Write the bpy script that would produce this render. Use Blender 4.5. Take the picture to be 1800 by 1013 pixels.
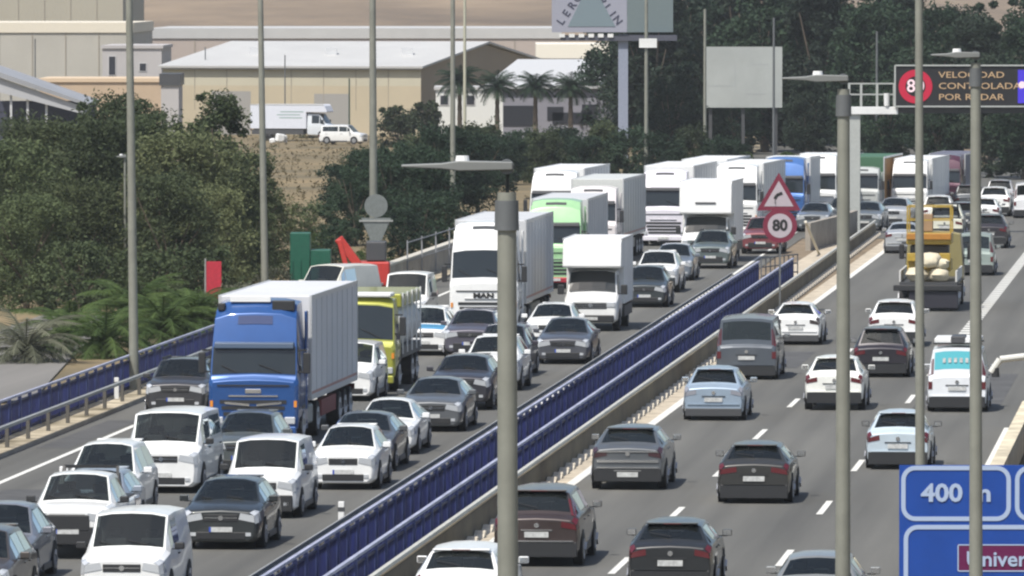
import bpy, math, random
from mathutils import Vector, Matrix
R = random.Random(11)
sc = bpy.context.scene
for o in list(bpy.data.objects):
    bpy.data.objects.remove(o, do_unlink=True)
C = sc.collection

# ------------------------------------------------------------------ camera
# telephoto traffic camera on a mast: 12.4 m above the carriageway, about 6.4 degrees wide
F, CAMH, YH, CX, CY = 14000.0, 12.4, -15.0, 900.0, 506.5      # photo pixels (1800 x 1013)
PITCH = math.atan((CY - YH) / F)
cd = bpy.data.cameras.new('traffic_camera')
cam = bpy.data.objects.new('traffic_camera', cd); C.objects.link(cam)
cam.location = (0, 0, CAMH); cam.rotation_euler = (math.pi/2 - PITCH, 0, 0)
cd.sensor_width = 36.0; cd.lens = F / 1800.0 * 36.0
cd.clip_start = 1.0; cd.clip_end = 12000.0
sc.camera = cam
# ------------------------------------------------------------------ sky, sun, exposure
SUN_DIR = Vector((-0.29, -0.44, 0.85)).normalized()             # towards the sun
w = bpy.data.worlds.new('World'); sc.world = w; w.use_nodes = True
nt = w.node_tree; nt.nodes.clear()
sky = nt.nodes.new('ShaderNodeTexSky'); sky.sky_type = 'NISHITA'; sky.sun_disc = False
sky.sun_elevation = math.asin(SUN_DIR.z); sky.sun_rotation = math.atan2(SUN_DIR.x, SUN_DIR.y)
sky.dust_density = 2.0
bg = nt.nodes.new('ShaderNodeBackground'); bg.inputs['Strength'].default_value = 0.10
wo = nt.nodes.new('ShaderNodeOutputWorld')
nt.links.new(sky.outputs[0], bg.inputs[0]); nt.links.new(bg.outputs[0], wo.inputs[0])
sd = bpy.data.lights.new('sun', 'SUN'); sd.energy = 4.0; sd.angle = math.radians(0.55); sd.color = (1.0, 0.95, 0.87)
sun = bpy.data.objects.new('sun', sd); C.objects.link(sun)
sun.rotation_euler = SUN_DIR.to_track_quat('Z', 'Y').to_euler(); sun.location = (0, 0, 80)
vs = sc.view_settings
vs.view_transform = 'Standard'; vs.look = 'None'; vs.gamma = 1.0; vs.exposure = 0.40; vs.use_curve_mapping = False
sc.cycles.filter_width = 2.3 if hasattr(sc, 'cycles') else 1.5

# ------------------------------------------------------------------ pixel -> place
_cp, _sp = math.cos(PITCH), math.sin(PITCH)
def ray(x, y):
    a = (x - CX) / F; b = -(y - CY) / F
    return Vector((a, _cp + b*_sp, -_sp + b*_cp))
def at(x, y, z=0.0):
    r = ray(x, y); t = (z - CAMH) / r.z
    return Vector((r.x*t, r.y*t, z))
def atd(x, y, Y):
    r = ray(x, y); t = Y / r.y
    return Vector((r.x*t, Y, CAMH + r.z*t))
ROAD = 0.0905
def xe(Y): return 1.43 + ROAD*(Y - 199.5)                        # left edge line of the right carriageway
TH = math.atan(ROAD)
RD = Vector((math.sin(TH), math.cos(TH), 0)); RN = Vector((math.cos(TH), -math.sin(TH), 0))
def rp(Y, t, z=0.0): return Vector((xe(Y) + t, Y, z))
def lt(Y): return -0.01*(Y - 200)                                # the left carriageway drifts away a little

# ------------------------------------------------------------------ materials
MATS = {}
def mat(name, col, rough=0.6, metal=0.0, coat=0.0, emit=None, es=0.0, var=0.0, vs_=8.0, bump=0.0, col2=None, spec=None):
    if name in MATS: return MATS[name]
    m = bpy.data.materials.new(name); m.use_nodes = True
    n = m.node_tree; p = n.nodes['Principled BSDF']
    p.inputs['Base Color'].default_value = (*col, 1); p.inputs['Roughness'].default_value = rough
    p.inputs['Metallic'].default_value = metal
    if coat: p.inputs['Coat Weight'].default_value = coat; p.inputs['Coat Roughness'].default_value = 0.06
    if spec is not None: p.inputs['Specular IOR Level'].default_value = spec
    if emit: p.inputs['Emission Color'].default_value = (*emit, 1); p.inputs['Emission Strength'].default_value = es
    if var or col2:
        tc = n.nodes.new('ShaderNodeTexCoord'); nz = n.nodes.new('ShaderNodeTexNoise')
        nz.inputs['Scale'].default_value = vs_; nz.inputs['Detail'].default_value = 6; nz.inputs['Roughness'].default_value = 0.65
        n.links.new(tc.outputs['Object'], nz.inputs['Vector'])
        cr = n.nodes.new('ShaderNodeValToRGB')
        a = [max(0, c*(1 - var)) for c in col]; b = list(col2) if col2 else [min(1, c*(1 + var)) for c in col]
        cr.color_ramp.elements[0].position = 0.32; cr.color_ramp.elements[1].position = 0.68
        cr.color_ramp.elements[0].color = (*a, 1); cr.color_ramp.elements[1].color = (*b, 1)
        n.links.new(nz.outputs['Fac'], cr.inputs['Fac']); n.links.new(cr.outputs['Color'], p.inputs['Base Color'])
        if bump:
            bp = n.nodes.new('ShaderNodeBump'); bp.inputs['Strength'].default_value = bump; bp.inputs['Distance'].default_value = 0.05
            n.links.new(nz.outputs['Fac'], bp.inputs['Height']); n.links.new(bp.outputs['Normal'], p.inputs['Normal'])
    MATS[name] = m
    return m
def paint(col):
    key = 'paint_%02x%02x%02x' % tuple(int(255*min(1, c)) for c in col)
    lum = sum(col)/3
    m = mat(key, col, rough=0.38, metal=0.0 if lum > 0.45 else 0.25, coat=0.7, var=0.07, vs_=1.7)
    return m
def leafmat(name, c1, c2, scale=0.35):
    if name in MATS: return MATS[name]
    m = bpy.data.materials.new(name); m.use_nodes = True
    n = m.node_tree; p = n.nodes['Principled BSDF']; p.inputs['Roughness'].default_value = 0.75
    p.inputs['Specular IOR Level'].default_value = 0.25
    tc = n.nodes.new('ShaderNodeTexCoord'); nz = n.nodes.new('ShaderNodeTexNoise'); nz.inputs['Scale'].default_value = scale
    nz.inputs['Detail'].default_value = 8; nz.inputs['Roughness'].default_value = 0.8
    oi = n.nodes.new('ShaderNodeObjectInfo'); ad = n.nodes.new('ShaderNodeMath'); ad.operation = 'MULTIPLY_ADD'
    ad.inputs[1].default_value = 0.5; n.links.new(oi.outputs['Random'], ad.inputs[0]); n.links.new(nz.outputs['Fac'], ad.inputs[2])
    cr = n.nodes.new('ShaderNodeValToRGB')
    cr.color_ramp.elements[0].position = 0.4; cr.color_ramp.elements[1].position = 1.05
    cr.color_ramp.elements[0].color = (*c1, 1); cr.color_ramp.elements[1].color = (*c2, 1)
    n.links.new(tc.outputs['Object'], nz.inputs['Vector']); n.links.new(ad.outputs[0], cr.inputs['Fac'])
    n.links.new(cr.outputs['Color'], p.inputs['Base Color'])
    tr = n.nodes.new('ShaderNodeBsdfTranslucent'); mx = n.nodes.new('ShaderNodeMixShader'); mx.inputs[0].default_value = 0.25
    n.links.new(cr.outputs['Color'], tr.inputs['Color'])
    out = n.nodes['Material Output']
    n.links.new(p.outputs[0], mx.inputs[1]); n.links.new(tr.outputs[0], mx.inputs[2]); n.links.new(mx.outputs[0], out.inputs['Surface'])
    MATS[name] = m
    return m
def roadmat(name, c1, c2):
    m = bpy.data.materials.new(name); m.use_nodes = True
    n = m.node_tree; p = n.nodes['Principled BSDF']; p.inputs['Roughness'].default_value = 0.85
    p.inputs['Specular IOR Level'].default_value = 0.3
    tc = n.nodes.new('ShaderNodeTexCoord'); mp = n.nodes.new('ShaderNodeMapping')
    mp.inputs['Rotation'].default_value = (0, 0, TH); n.links.new(tc.outputs['Object'], mp.inputs['Vector'])
    m2 = n.nodes.new('ShaderNodeMapping'); m2.inputs['Scale'].default_value = (1.1, 0.012, 1); n.links.new(mp.outputs[0], m2.inputs['Vector'])
    st = n.nodes.new('ShaderNodeTexNoise'); st.inputs['Scale'].default_value = 1.0; st.inputs['Detail'].default_value = 4
    n.links.new(m2.outputs[0], st.inputs['Vector'])
    m3 = n.nodes.new('ShaderNodeMapping'); m3.inputs['Scale'].default_value = (0.6, 0.05, 1); n.links.new(mp.outputs[0], m3.inputs['Vector'])
    pt = n.nodes.new('ShaderNodeTexNoise'); pt.inputs['Scale'].default_value = 0.6; pt.inputs['Detail'].default_value = 7; n.links.new(m3.outputs[0], pt.inputs['Vector'])
    gr = n.nodes.new('ShaderNodeTexNoise'); gr.inputs['Scale'].default_value = 14.0; gr.inputs['Detail'].default_value = 3
    n.links.new(mp.outputs[0], gr.inputs['Vector'])
    a = n.nodes.new('ShaderNodeMath'); a.operation = 'ADD'; n.links.new(st.outputs['Fac'], a.inputs[0]); n.links.new(pt.outputs['Fac'], a.inputs[1])
    b = n.nodes.new('ShaderNodeMath'); b.operation = 'MULTIPLY_ADD'; b.inputs[1].default_value = 0.35
    n.links.new(gr.outputs['Fac'], b.inputs[0]); n.links.new(a.outputs[0], b.inputs[2])
    cr = n.nodes.new('ShaderNodeValToRGB'); cr.color_ramp.elements[0].position = 0.35; cr.color_ramp.elements[1].position = 0.75
    mu = n.nodes.new('ShaderNodeMath'); mu.operation = 'MULTIPLY'; mu.inputs[1].default_value = 0.48
    n.links.new(b.outputs[0], mu.inputs[0]); n.links.new(mu.outputs[0], cr.inputs['Fac'])
    cr.color_ramp.elements[0].color = (*c1, 1); cr.color_ramp.elements[1].color = (*c2, 1)
    n.links.new(cr.outputs['Color'], p.inputs['Base Color'])
    return m

GLASS = mat('lorry_glass', (0.018, 0.024, 0.027), 0.05, spec=0.6)
def tinted(name, tint, tr):
    m = bpy.data.materials.new(name); m.use_nodes = True; n = m.node_tree; n.nodes.clear()
    out = n.nodes.new('ShaderNodeOutputMaterial'); lw = n.nodes.new('ShaderNodeFresnel'); lw.inputs['IOR'].default_value = 1.6
    t = n.nodes.new('ShaderNodeBsdfTransparent'); t.inputs['Color'].default_value = (*tint, 1)
    g = n.nodes.new('ShaderNodeBsdfGlossy'); g.inputs['Roughness'].default_value = 0.03; g.inputs['Color'].default_value = (.9, .95, .95, 1)
    d = n.nodes.new('ShaderNodeBsdfDiffuse'); d.inputs['Color'].default_value = (.05, .06, .06, 1)
    m1 = n.nodes.new('ShaderNodeMixShader'); m1.inputs[0].default_value = tr; m2 = n.nodes.new('ShaderNodeMixShader')
    n.links.new(t.outputs[0], m1.inputs[1]); n.links.new(d.outputs[0], m1.inputs[2])
    n.links.new(lw.outputs[0], m2.inputs[0]); n.links.new(m1.outputs[0], m2.inputs[1]); n.links.new(g.outputs[0], m2.inputs[2]); n.links.new(m2.outputs[0], out.inputs['Surface'])
    MATS[name] = m; return m
CGLASS = tinted('car_glass', (.50, .56, .54), 0.12); PGLASS = tinted('privacy_glass', (.22, .24, .24), 0.2)
LINING = mat('cabin_lining', (0.035, 0.035, 0.037), 0.9); SEATM = mat('seat_cloth', (0.05, 0.05, 0.055), 0.9, var=.2); DASHM = mat('dashboard', (0.055, 0.055, 0.055), 0.7); PAPER = mat('paper', (.75, .75, .72), .8)
TYRE = mat('tyre_rubber', (0.018, 0.018, 0.019), 0.8)
ARCH = mat('wheel_arch_black', (0.01, 0.01, 0.01), 0.9)
RIM = mat('alloy_rim', (0.45, 0.46, 0.48), 0.35, 0.7)
BLACK = mat('black_plastic', (0.022, 0.023, 0.025), 0.55)
DGREY = mat('dark_grey_plastic', (0.06, 0.062, 0.066), 0.5)
CHROME = mat('chrome', (0.75, 0.76, 0.78), 0.15, 1.0)
LAMP = mat('headlamp_glass', (0.62, 0.65, 0.68), 0.1, 0.3, coat=1.0)
TAIL = mat('tail_lamp_red', (0.10, 0.010, 0.015), 0.25, coat=0.8)
AMBER = mat('amber_lamp', (0.7, 0.25, 0.03), 0.25, coat=0.6)
PLATE = mat('plate_white', (0.50, 0.51, 0.50), 0.5, var=.25, vs_=9)
PLATEB = mat('plate_blue', (0.03, 0.08, 0.4), 0.5)
STEEL = mat('galvanised_steel', (0.36, 0.37, 0.355), 0.5, 0.35, var=0.12, vs_=3)
MAST = mat('mast_steel', (0.235, 0.24, 0.205), 0.6, 0.2, var=0.14, vs_=1.5)
MASTD = mat('mast_grey', (0.13, 0.14, 0.145), 0.6, 0.2, var=0.12, vs_=1.5)
BLUE = mat('parapet_blue', (0.008, 0.014, 0.082), 0.5, var=0.55, vs_=0.9)
BLUEP = mat('parapet_post_blue', (0.07, 0.09, 0.23), 0.45, var=0.45, vs_=3)
CONC = mat('concrete', (0.33, 0.30, 0.255), 0.9, var=0.22, vs_=0.8, bump=0.3)
SANDY = mat('sandy_concrete', (0.47, 0.41, 0.32), 0.95, var=0.35, vs_=1.3, bump=0.4)
EARTH = mat('bare_earth', (0.20, 0.155, 0.105), 1.0, var=0.3, vs_=0.5, bump=0.5)
LINE = mat('road_paint', (0.66, 0.66, 0.62), 0.8, var=0.16, vs_=2.5)
WHITEP = mat('white_panel', (0.74, 0.75, 0.74), 0.45, var=0.09, vs_=0.6)
GREYP = mat('grey_trailer_panel', (0.55, 0.56, 0.57), 0.5, var=0.08, vs_=0.6)

# ------------------------------------------------------------------ mesh helpers
class MB:
    def __init__(s): s.v = []; s.f = []
    def add(s, vs, fs):
        b = len(s.v); s.v += [tuple(p) for p in vs]; s.f += [[i + b for i in f] for f in fs]; return s
    def box(s, x0, x1, y0, y1, z0, z1):
        return s.add([(x0,y0,z0),(x1,y0,z0),(x1,y1,z0),(x0,y1,z0),(x0,y0,z1),(x1,y0,z1),(x1,y1,z1),(x0,y1,z1)],
                     [[0,3,2,1],[4,5,6,7],[0,1,5,4],[1,2,6,5],[2,3,7,6],[3,0,4,7]])
    def cyl(s, p, q, r0, r1=None, n=12, cap=True):
        p = Vector(p); q = Vector(q); r1 = r0 if r1 is None else r1
        d = (q - p).normalized(); a = d.orthogonal().normalized(); b = d.cross(a)
        vs = []
        for c, r in ((p, r0), (q, r1)):
            for i in range(n):
                t = 2*math.pi*i/n; vs.append(c + a*(r*math.cos(t)) + b*(r*math.sin(t)))
        fs = [[i, (i+1) % n, n + (i+1) % n, n + i] for i in range(n)]
        if cap: fs += [list(range(n))[::-1], list(range(n, 2*n))]
        return s.add(vs, fs)
    def bar(s, p, q, w, h):
        p = Vector(p); q = Vector(q); d = (q - p).normalized()
        up = Vector((0, 0, 1)) if abs(d.z) < 0.95 else Vector((0, 1, 0))
        a = d.cross(up).normalized()*(w/2); b = a.cross(d).normalized()*(h/2)
        vs = [c + i*a + j*b for c in (p, q) for i, j in ((-1,-1),(1,-1),(1,1),(-1,1))]
        return s.add(vs, [[3,2,1,0],[4,5,6,7],[0,1,5,4],[1,2,6,5],[2,3,7,6],[3,0,4,7]])
    def tube(s, pts, r, n=8):
        for a, b in zip(pts[:-1], pts[1:]): s.cyl(a, b, r, r, n)
        return s
    def prism(s, poly, y0, y1, axis='y'):
        n = len(poly)
        if axis == 'y': vs = [(a, y0, b) for a, b in poly] + [(a, y1, b) for a, b in poly]
        elif axis == 'x': vs = [(y0, a, b) for a, b in poly] + [(y1, a, b) for a, b in poly]
        else: vs = [(a, b, y0) for a, b in poly] + [(a, b, y1) for a, b in poly]
        return s.add(vs, [list(range(n))[::-1], list(range(n, 2*n))] + [[i, (i+1) % n, n + (i+1) % n, n + i] for i in range(n)])
    def mesh(s, name):
        m = bpy.data.meshes.new(name); m.from_pydata(s.v, [], s.f); m.update(); return m
    def build(s, name, material, parent=None, bevel=0.0, seg=2, smooth=False):
        return link(name, s.mesh(name), material, parent, bevel, seg, smooth)
def fixn(me):
    import bmesh
    b = bmesh.new(); b.from_mesh(me); bmesh.ops.recalc_face_normals(b, faces=b.faces); b.to_mesh(me); b.free()
def link(name, me, material, parent=None, bevel=0.0, seg=2, smooth=False):
    fixn(me)
    if not me.materials: me.materials.append(material)
    o = bpy.data.objects.new(name, me); C.objects.link(o); o.parent = parent
    if bevel:
        m = o.modifiers.new('bevel', 'BEVEL'); m.width = bevel; m.segments = seg; m.limit_method = 'ANGLE'; m.angle_limit = math.radians(14)
        m.harden_normals = True
        for p in me.polygons: p.use_smooth = True
    elif smooth:
        for p in me.polygons: p.use_smooth = True
        me.set_sharp_from_angle(angle=math.radians(40))
    return o
def copyp(o, parent, loc=None, rot=None, scale=None):                # a copy of one part, mesh data shared
    c = o.copy(); C.objects.link(c); c.parent = parent
    if loc is not None: c.location = loc
    if rot is not None: c.rotation_euler = rot
    if scale is not None: c.scale = scale
    return c
def copy_tree(o, parent=None):
    c = o.copy(); C.objects.link(c); c.parent = parent
    for ch in list(o.children): copy_tree(ch, c)
    return c
def thing(name, label, cat, loc=(0,0,0), rz=0.0, group=None):
    o = bpy.data.objects.new(name, None); C.objects.link(o); o.empty_display_size = 0.3
    o.location = loc; o.rotation_euler = (0, 0, rz)
    return tag(o, label, cat, group)
def tag(o, label, cat=None, group=None, kind=None):
    if label: o['label'] = label
    if cat: o['category'] = cat
    if group: o['group'] = group
    if kind: o['kind'] = kind
    return o
def struct(o): o['kind'] = 'structure'; return o
def text_part(name, body, size, material, parent, loc, rot=(math.pi/2, 0, 0), ext=0.006, align='CENTER', sx=1.0, bold=0.0):
    cu = bpy.data.curves.new('t', 'FONT'); cu.body = body; cu.size = size; cu.extrude = ext; cu.offset = bold
    cu.align_x = align; cu.align_y = 'CENTER'; cu.resolution_u = 3
    tmp = bpy.data.objects.new('t', cu); C.objects.link(tmp)
    dg = bpy.context.evaluated_depsgraph_get()
    me = bpy.data.meshes.new_from_object(tmp.evaluated_get(dg)); bpy.data.objects.remove(tmp)
    me.materials.clear(); me.materials.append(material)
    o = bpy.data.objects.new(name, me); C.objects.link(o); o.parent = parent
    o.location = loc; o.rotation_euler = rot; o.scale = (sx, 1, 1)
    return o
def polyline_strip(name, pts_l, pts_r, z, material, parent=None):
    n = len(pts_l); vs = [(p[0], p[1], z) for p in pts_l] + [(p[0], p[1], z) for p in pts_r]
    fs = [[i, i+1, n+i+1, n+i] for i in range(n-1)]
    m = MB().add(vs, fs)
    return m.build(name, material, parent)

# ================================================================== the setting
ASPH = roadmat('asphalt', (0.068, 0.068, 0.064), (0.155, 0.153, 0.140))
ASPH2 = roadmat('asphalt_old', (0.15, 0.145, 0.135), (0.21, 0.20, 0.185))
GROUND = mat('dry_ground', (0.13, 0.11, 0.06), 1.0, vs_=0.06, var=0.25, col2=(0.24, 0.18, 0.095), bump=0.3)
g = MB().add([(-1200, -300, -0.12), (1200, -300, -0.12), (1200, 3800, -0.12), (-1200, 3800, -0.12)], [[0, 1, 2, 3]]).build('ground', GROUND); struct(g)
YS = [40 + 12*i for i in range(56)]
def strip(name, f0, f1, z, material, ys=YS):
    return polyline_strip(name, [rp(Y, f0(Y)) for Y in ys], [rp(Y, f1(Y)) for Y in ys], z, material)
road_r = struct(strip('right_carriageway', lambda Y: -0.75, lambda Y: 10.9, 0.0, ASPH))
road_l = struct(strip('left_carriageway', lambda Y: -16.5 + lt(Y), lambda Y: -3.0 + lt(Y), 0.0, ASPH))
slip = struct(strip('slip_road', lambda Y: 10.9, lambda Y: 17.5, -0.004, ASPH, [Y for Y in YS if Y > 230]))
far_asph = struct(MB().add([(14, 400, -0.008), (60, 400, -0.008), (80, 520, -0.008), (4, 520, -0.008)], [[0,1,2,3]]).build('far_carriageway', ASPH))
med = struct(strip('median_ground', lambda Y: -3.0 + lt(Y), lambda Y: -0.75, -0.03, EARTH))
kerb_l = struct(polyline_strip('kerb_strip', [rp(Y, -18.3 + lt(Y)) for Y in YS], [rp(Y, -15.95 + lt(Y)) for Y in YS], 0.11, mat('kerb_sandy', (0.22, 0.18, 0.10), 0.95, vs_=0.55, var=0.5, col2=(0.62, 0.54, 0.40), bump=0.5)))
kf = MB()
for a, b in zip(YS[:-1], YS[1:]):
    p, q = rp(a, -15.95 + lt(a)), rp(b, -15.95 + lt(b)); kf.add([p, q, (q.x, q.y, 0.11), (p.x, p.y, 0.11)], [[0,1,2,3]])
kf.build('kerb_face', CONC, kerb_l)
shoulder = struct(strip('shoulder_strip', lambda Y: -0.75, lambda Y: -0.13, 0.006, SANDY, [Y for Y in YS if Y < 420]))
side = struct(MB().add([at(-120, 720, -0.06), at(60, 700, -0.06), at(115, 640, -0.06), at(200, 555, -0.06), at(80, 552, -0.06), at(-60, 600, -0.06)], [[0,1,2,3,4,5]]).build('side_road', ASPH2))
# painted markings, each a sheet above the asphalt
def line(road, f, wd, y0, y1, name='edge_line'):
    ys = [y0 + (y1 - y0)*i/24 for i in range(25)]
    polyline_strip(name, [rp(Y, f(Y) - wd/2) for Y in ys], [rp(Y, f(Y) + wd/2) for Y in ys], 0.010, LINE, road)
line(road_r, lambda Y: 0.0, 0.26, 60, 430)
line(road_r, lambda Y: 10.25, 0.18, 60, 226)
line(road_l, lambda Y: -14.45 + lt(Y), 0.17, 60, 460)
line(road_l, lambda Y: -3.75 + lt(Y), 0.15, 60, 460)
dash = None
def dashes(road, f, Y0, n, ln=5.0, period=17.0, wd=0.16):
    global dash
    for i in range(n):
        Y = Y0 + i*period
        if dash is None:
            dash = MB().add([(-0.08, 0, 0), (0.08, 0, 0), (0.08, 1, 0), (-0.08, 1, 0)], [[0,1,2,3]]).build('lane_dash', LINE, road)
            o = dash
        else: o = copyp(dash, road)
        o.parent = road; o.location = rp(Y, f(Y), 0.010); o.rotation_euler = (0, 0, -TH); o.scale = (wd/0.16, ln, 1)
dashes(road_r, lambda Y: 3.42, 152.2, 18)
dashes(road_r, lambda Y: 6.85, 154.5, 7)
dashes(road_l, lambda Y: -7.35 + lt(Y), 150, 18)
dashes(road_l, lambda Y: -10.9 + lt(Y), 156, 18)
dashes(road_r, lambda Y: 6.95, 272, 66, 1.35, 2.0, 0.46)            # broad broken line of the slip lane

TAR = mat('tar_patch', (0.078, 0.078, 0.077), 0.85, var=.3, vs_=.6)
for road, Y, t, ln, wd in ((road_r, 236, 8.4, 22, 2.6), (road_r, 262, 1.7, 12, 1.2), (road_l, 172, -12.8, 26, 2.2), (road_l, 216, -15.4, 14, .9)):
    polyline_strip('tar_patch', [rp(Y, t - wd/2), rp(Y + ln, t - wd/2)], [rp(Y, t + wd/2), rp(Y + ln, t + wd/2)], 0.005, TAR, road)
# ------------------------------------------------------------------ guard rails and parapets
def W_profile(thin=False):
    if thin: return [(0.03, 0.78), (-0.04, 0.76), (-0.04, 0.68), (0.03, 0.66)]
    return [(0.03, 0.75), (-0.04, 0.70), (-0.04, 0.64), (0.03, 0.60), (-0.04, 0.56), (-0.04, 0.50), (0.03, 0.44)]
rail_post = None; foot_block = None
def guard_rail(f, Y0, Y1, label, side=-1, base=True, step=2.0, beammat=None, thin=False, plinth=False):
    """W-beam on C posts every 2 m; side = where the posts stand."""
    global rail_post, foot_block
    g0 = rp(Y0, f(Y0)); root = thing('guard_rail', label, 'guard rail', g0, 0, 'guard rails')
    ys = [Y0 + (Y1 - Y0)*i/40 for i in range(41)]
    prof = W_profile(thin); m = MB(); vs = []
    for Y in ys:
        c = rp(Y, f(Y)) - g0
        vs += [c + RN*(-side*-a) + Vector((0, 0, z)) for a, z in prof]
    n = len(prof); m.add(vs, [[i*n + j, (i+1)*n + j, (i+1)*n + j + 1, i*n + j + 1] for i in range(40) for j in range(n - 1)])
    b = m.build('rail_beam', beammat or STEEL, root)
    so = b.modifiers.new('thick', 'SOLIDIFY'); so.thickness = 0.012
    if plinth:
        pm = MB(); P = [rp(Y, f(Y)) - g0 - RN*0.05 for Y in ys]
        for p, q in zip(P[:-1], P[1:]): pm.bar(p + Vector((0, 0, .29)), q + Vector((0, 0, .29)), 0.14, 0.62)
        pm.build('plinth', mat('plinth_brown', (0.115, 0.095, 0.07), 0.95, var=0.3, vs_=0.35, col2=(0.17, 0.15, 0.10), bump=0.4), root)
    Y = Y0 + 0.5
    while Y < Y1:
        if plinth:
            if foot_block is None: o = foot_block = MB().prism([(-.40, 0.004), (.34, 0.004), (.30, .15), (.18, .15)], -.10, .14, 'x').build('foot_block', mat('block_pale', (0.56, 0.51, 0.42), 0.9, var=.35, vs_=3), root)
            else: o = copyp(foot_block, root)
        elif rail_post is None:
            pm = MB().box(-0.05, 0.05, -0.06, 0.06, -0.05, 0.68)
            rail_post = pm.build('post', mat('post_dull', (0.10, 0.095, 0.085), 0.8), root); o = rail_post
        else: o = copyp(rail_post, root)
        o.parent = root; o.location = rp(Y, f(Y)) - g0 + RN*(side*0.11 if not plinth else 0.14); o.rotation_euler = (0, 0, -TH)
        Y += step
    return root
par_post = None
def parapet(f, Y0, Y1, label, bars=True):
    """bridge parapet: blue posts every 2 m, blue bars, pale hand rail"""
    global par_post
    g0 = rp(Y0, f(Y0)); root = thing('bridge_parapet', label, 'parapet', g0, 0, 'blue bridge parapets')
    ys = [Y0 + (Y1 - Y0)*i/16 for i in range(17)]
    P = [rp(Y, f(Y)) - g0 for Y in ys]
    tr = MB()
    for p, q in zip(P[:-1], P[1:]): tr.bar(p + Vector((0,0,1.13)), q + Vector((0,0,1.13)), 0.085, 0.06)
    tr.build('hand_rail', mat('hand_rail_grey', (0.40, 0.42, 0.54), 0.5, 0.2, var=0.25, vs_=1.0), root)
    mr = MB()
    for p, q in zip(P[:-1], P[1:]):
        mr.bar(p + Vector((0,0,0.18)), q + Vector((0,0,0.18)), 0.05, 0.05); mr.bar(p + Vector((0,0,0.98)), q + Vector((0,0,0.98)), 0.05, 0.05)
    mr.build('bar_rail', BLUE, root)
    bb = MB(); Y = Y0 + 0.06; k = 0
    while Y < Y1:
        c = rp(Y, f(Y)) - g0
        bb.add([c + Vector((dx, dy, z)) for z in (0.05, 1.0) for dx, dy in ((-.012, -.03), (.012, -.03), (.012, .03), (-.012, .03))],
               [[0,1,5,4],[1,2,6,5],[2,3,7,6],[3,0,4,7],[4,5,6,7]])
        Y += 0.125
    o = bb.build('infill_bars', BLUE, root); o['kind'] = 'stuff'
    Y = Y0 + 0.3
    while Y < Y1:
        if par_post is None:
            par_post = MB().box(-0.05, 0.05, -0.035, 0.035, -0.1, 1.1).build('parapet_post', BLUEP, root); o = par_post
        else: o = copyp(par_post, root)
        o.parent = root; o.location = rp(Y, f(Y)) - g0 + RN*0.02; o.rotation_euler = (0, 0, -TH)
        Y += 2.0
    return root
fpar_l = lambda Y: -2.06 - 0.0062*(Y - 160) if Y < 400 else -3.5
fpar_r = lambda Y: -0.86 - 0.0060*(Y - 160)
parapet(fpar_l, 128, 332, 'blue barred parapet on the far side of the median gap, beside the queuing traffic')
parapet(fpar_r, 128, 336, 'blue barred parapet on the near side of the median gap, behind the guard rail')
parapet(lambda Y: -17.05 + lt(Y), 190, 292, 'blue barred parapet along the outer verge in front of the palm plants')
guard_rail(lambda Y: -0.52 - 0.0042*(Y - 160), 120, 405, 'pale rail on a low brown plinth with pale foot blocks beside the right carriageway', thin=True, plinth=True, beammat=mat('rail_pale', (0.55, 0.55, 0.50), 0.6, 0.1, var=0.12, vs_=2))
guard_rail(lambda Y: -2.92 - 0.0068*(Y - 160), 128, 330, 'steel guard rail on the queue side of the median, next to the blue parapet', side=1, base=False, thin=True)
guard_rail(lambda Y: -16.15 + lt(Y), 186, 330, 'steel guard rail along the outer sandy kerb of the left carriageway', base=False, thin=True, step=4.0)
parapet(lambda Y: 12.1, 150, 224, 'short length of blue parapet behind the cream concrete barrier at the right')
# open railing (no panels) at the end of the blue parapet
r0 = at(1338, 500); root = thing('open_railing', 'bare dark railing closing the median gap below the speed sign', 'railing', r0)
m = MB()
A, B = Vector((0, 0, 0)), at(1402, 492) - r0
for z in (0.35, 0.72, 1.1): m.bar(A + Vector((0,0,z)), B + Vector((0,0,z)), 0.05, 0.05)
m.build('rail', mat('railing_dark', (0.10, 0.11, 0.13), 0.5), root)
for i in range(9):
    p = A.lerp(B, i/8); MB().box(p.x-.025, p.x+.025, p.y-.025, p.y+.025, -0.1, 1.1).build('railing_post', MATS['railing_dark'], root)
# concrete wall further along the median, with a white strut leaning on it
def wall(label, pts, h, th, material, cap=True):
    root = thing('concrete_wall', label, 'wall', pts[0])
    m = MB(); c = MB()
    for p, q in zip(pts[:-1], pts[1:]):
        p = p - pts[0]; q = q - pts[0]
        m.bar(p + Vector((0,0,h/2 - .05)), q + Vector((0,0,h/2 - .05)), th, h)
        c.bar(p + Vector((0,0,h)), q + Vector((0,0,h)), th + 0.08, 0.09)
    m.build('wall_face', material, root)
    if cap: c.build('coping', mat('coping_pale', (0.5, 0.48, 0.42), 0.9, var=0.1), root)
wall('cream stained concrete barrier above the blue road sign', [rp(150, 10.85), rp(190, 10.85), rp(226, 10.85)], .82, .34, mat('barrier_cream', (0.56, 0.50, 0.37), .9, var=.3, vs_=.9, bump=.3), False)
wall('weathered grey concrete wall in the median behind the speed sign', [at(1420, 440), at(1478, 424), at(1503, 415)], 1.35, 0.25, CONC, False)
wall('low brown concrete wall edging the left carriageway beside the white lorry', [rp(300, -17.1 + lt(300)), rp(345, -17.0 + lt(345)), rp(430, -16.8 + lt(430))], 1.1, 0.3, CONC)
p, q = at(1440, 447), atd(1416, 390, 372)
o = MB().cyl((0, 0, 0), q - p, 0.07, 0.07, 8).build('leaning_post', mat('strut_cream', (0.6, 0.57, 0.48), 0.7)); o.location = p
tag(o, 'pale post leaning against the concrete wall in the median', 'post')
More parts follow.
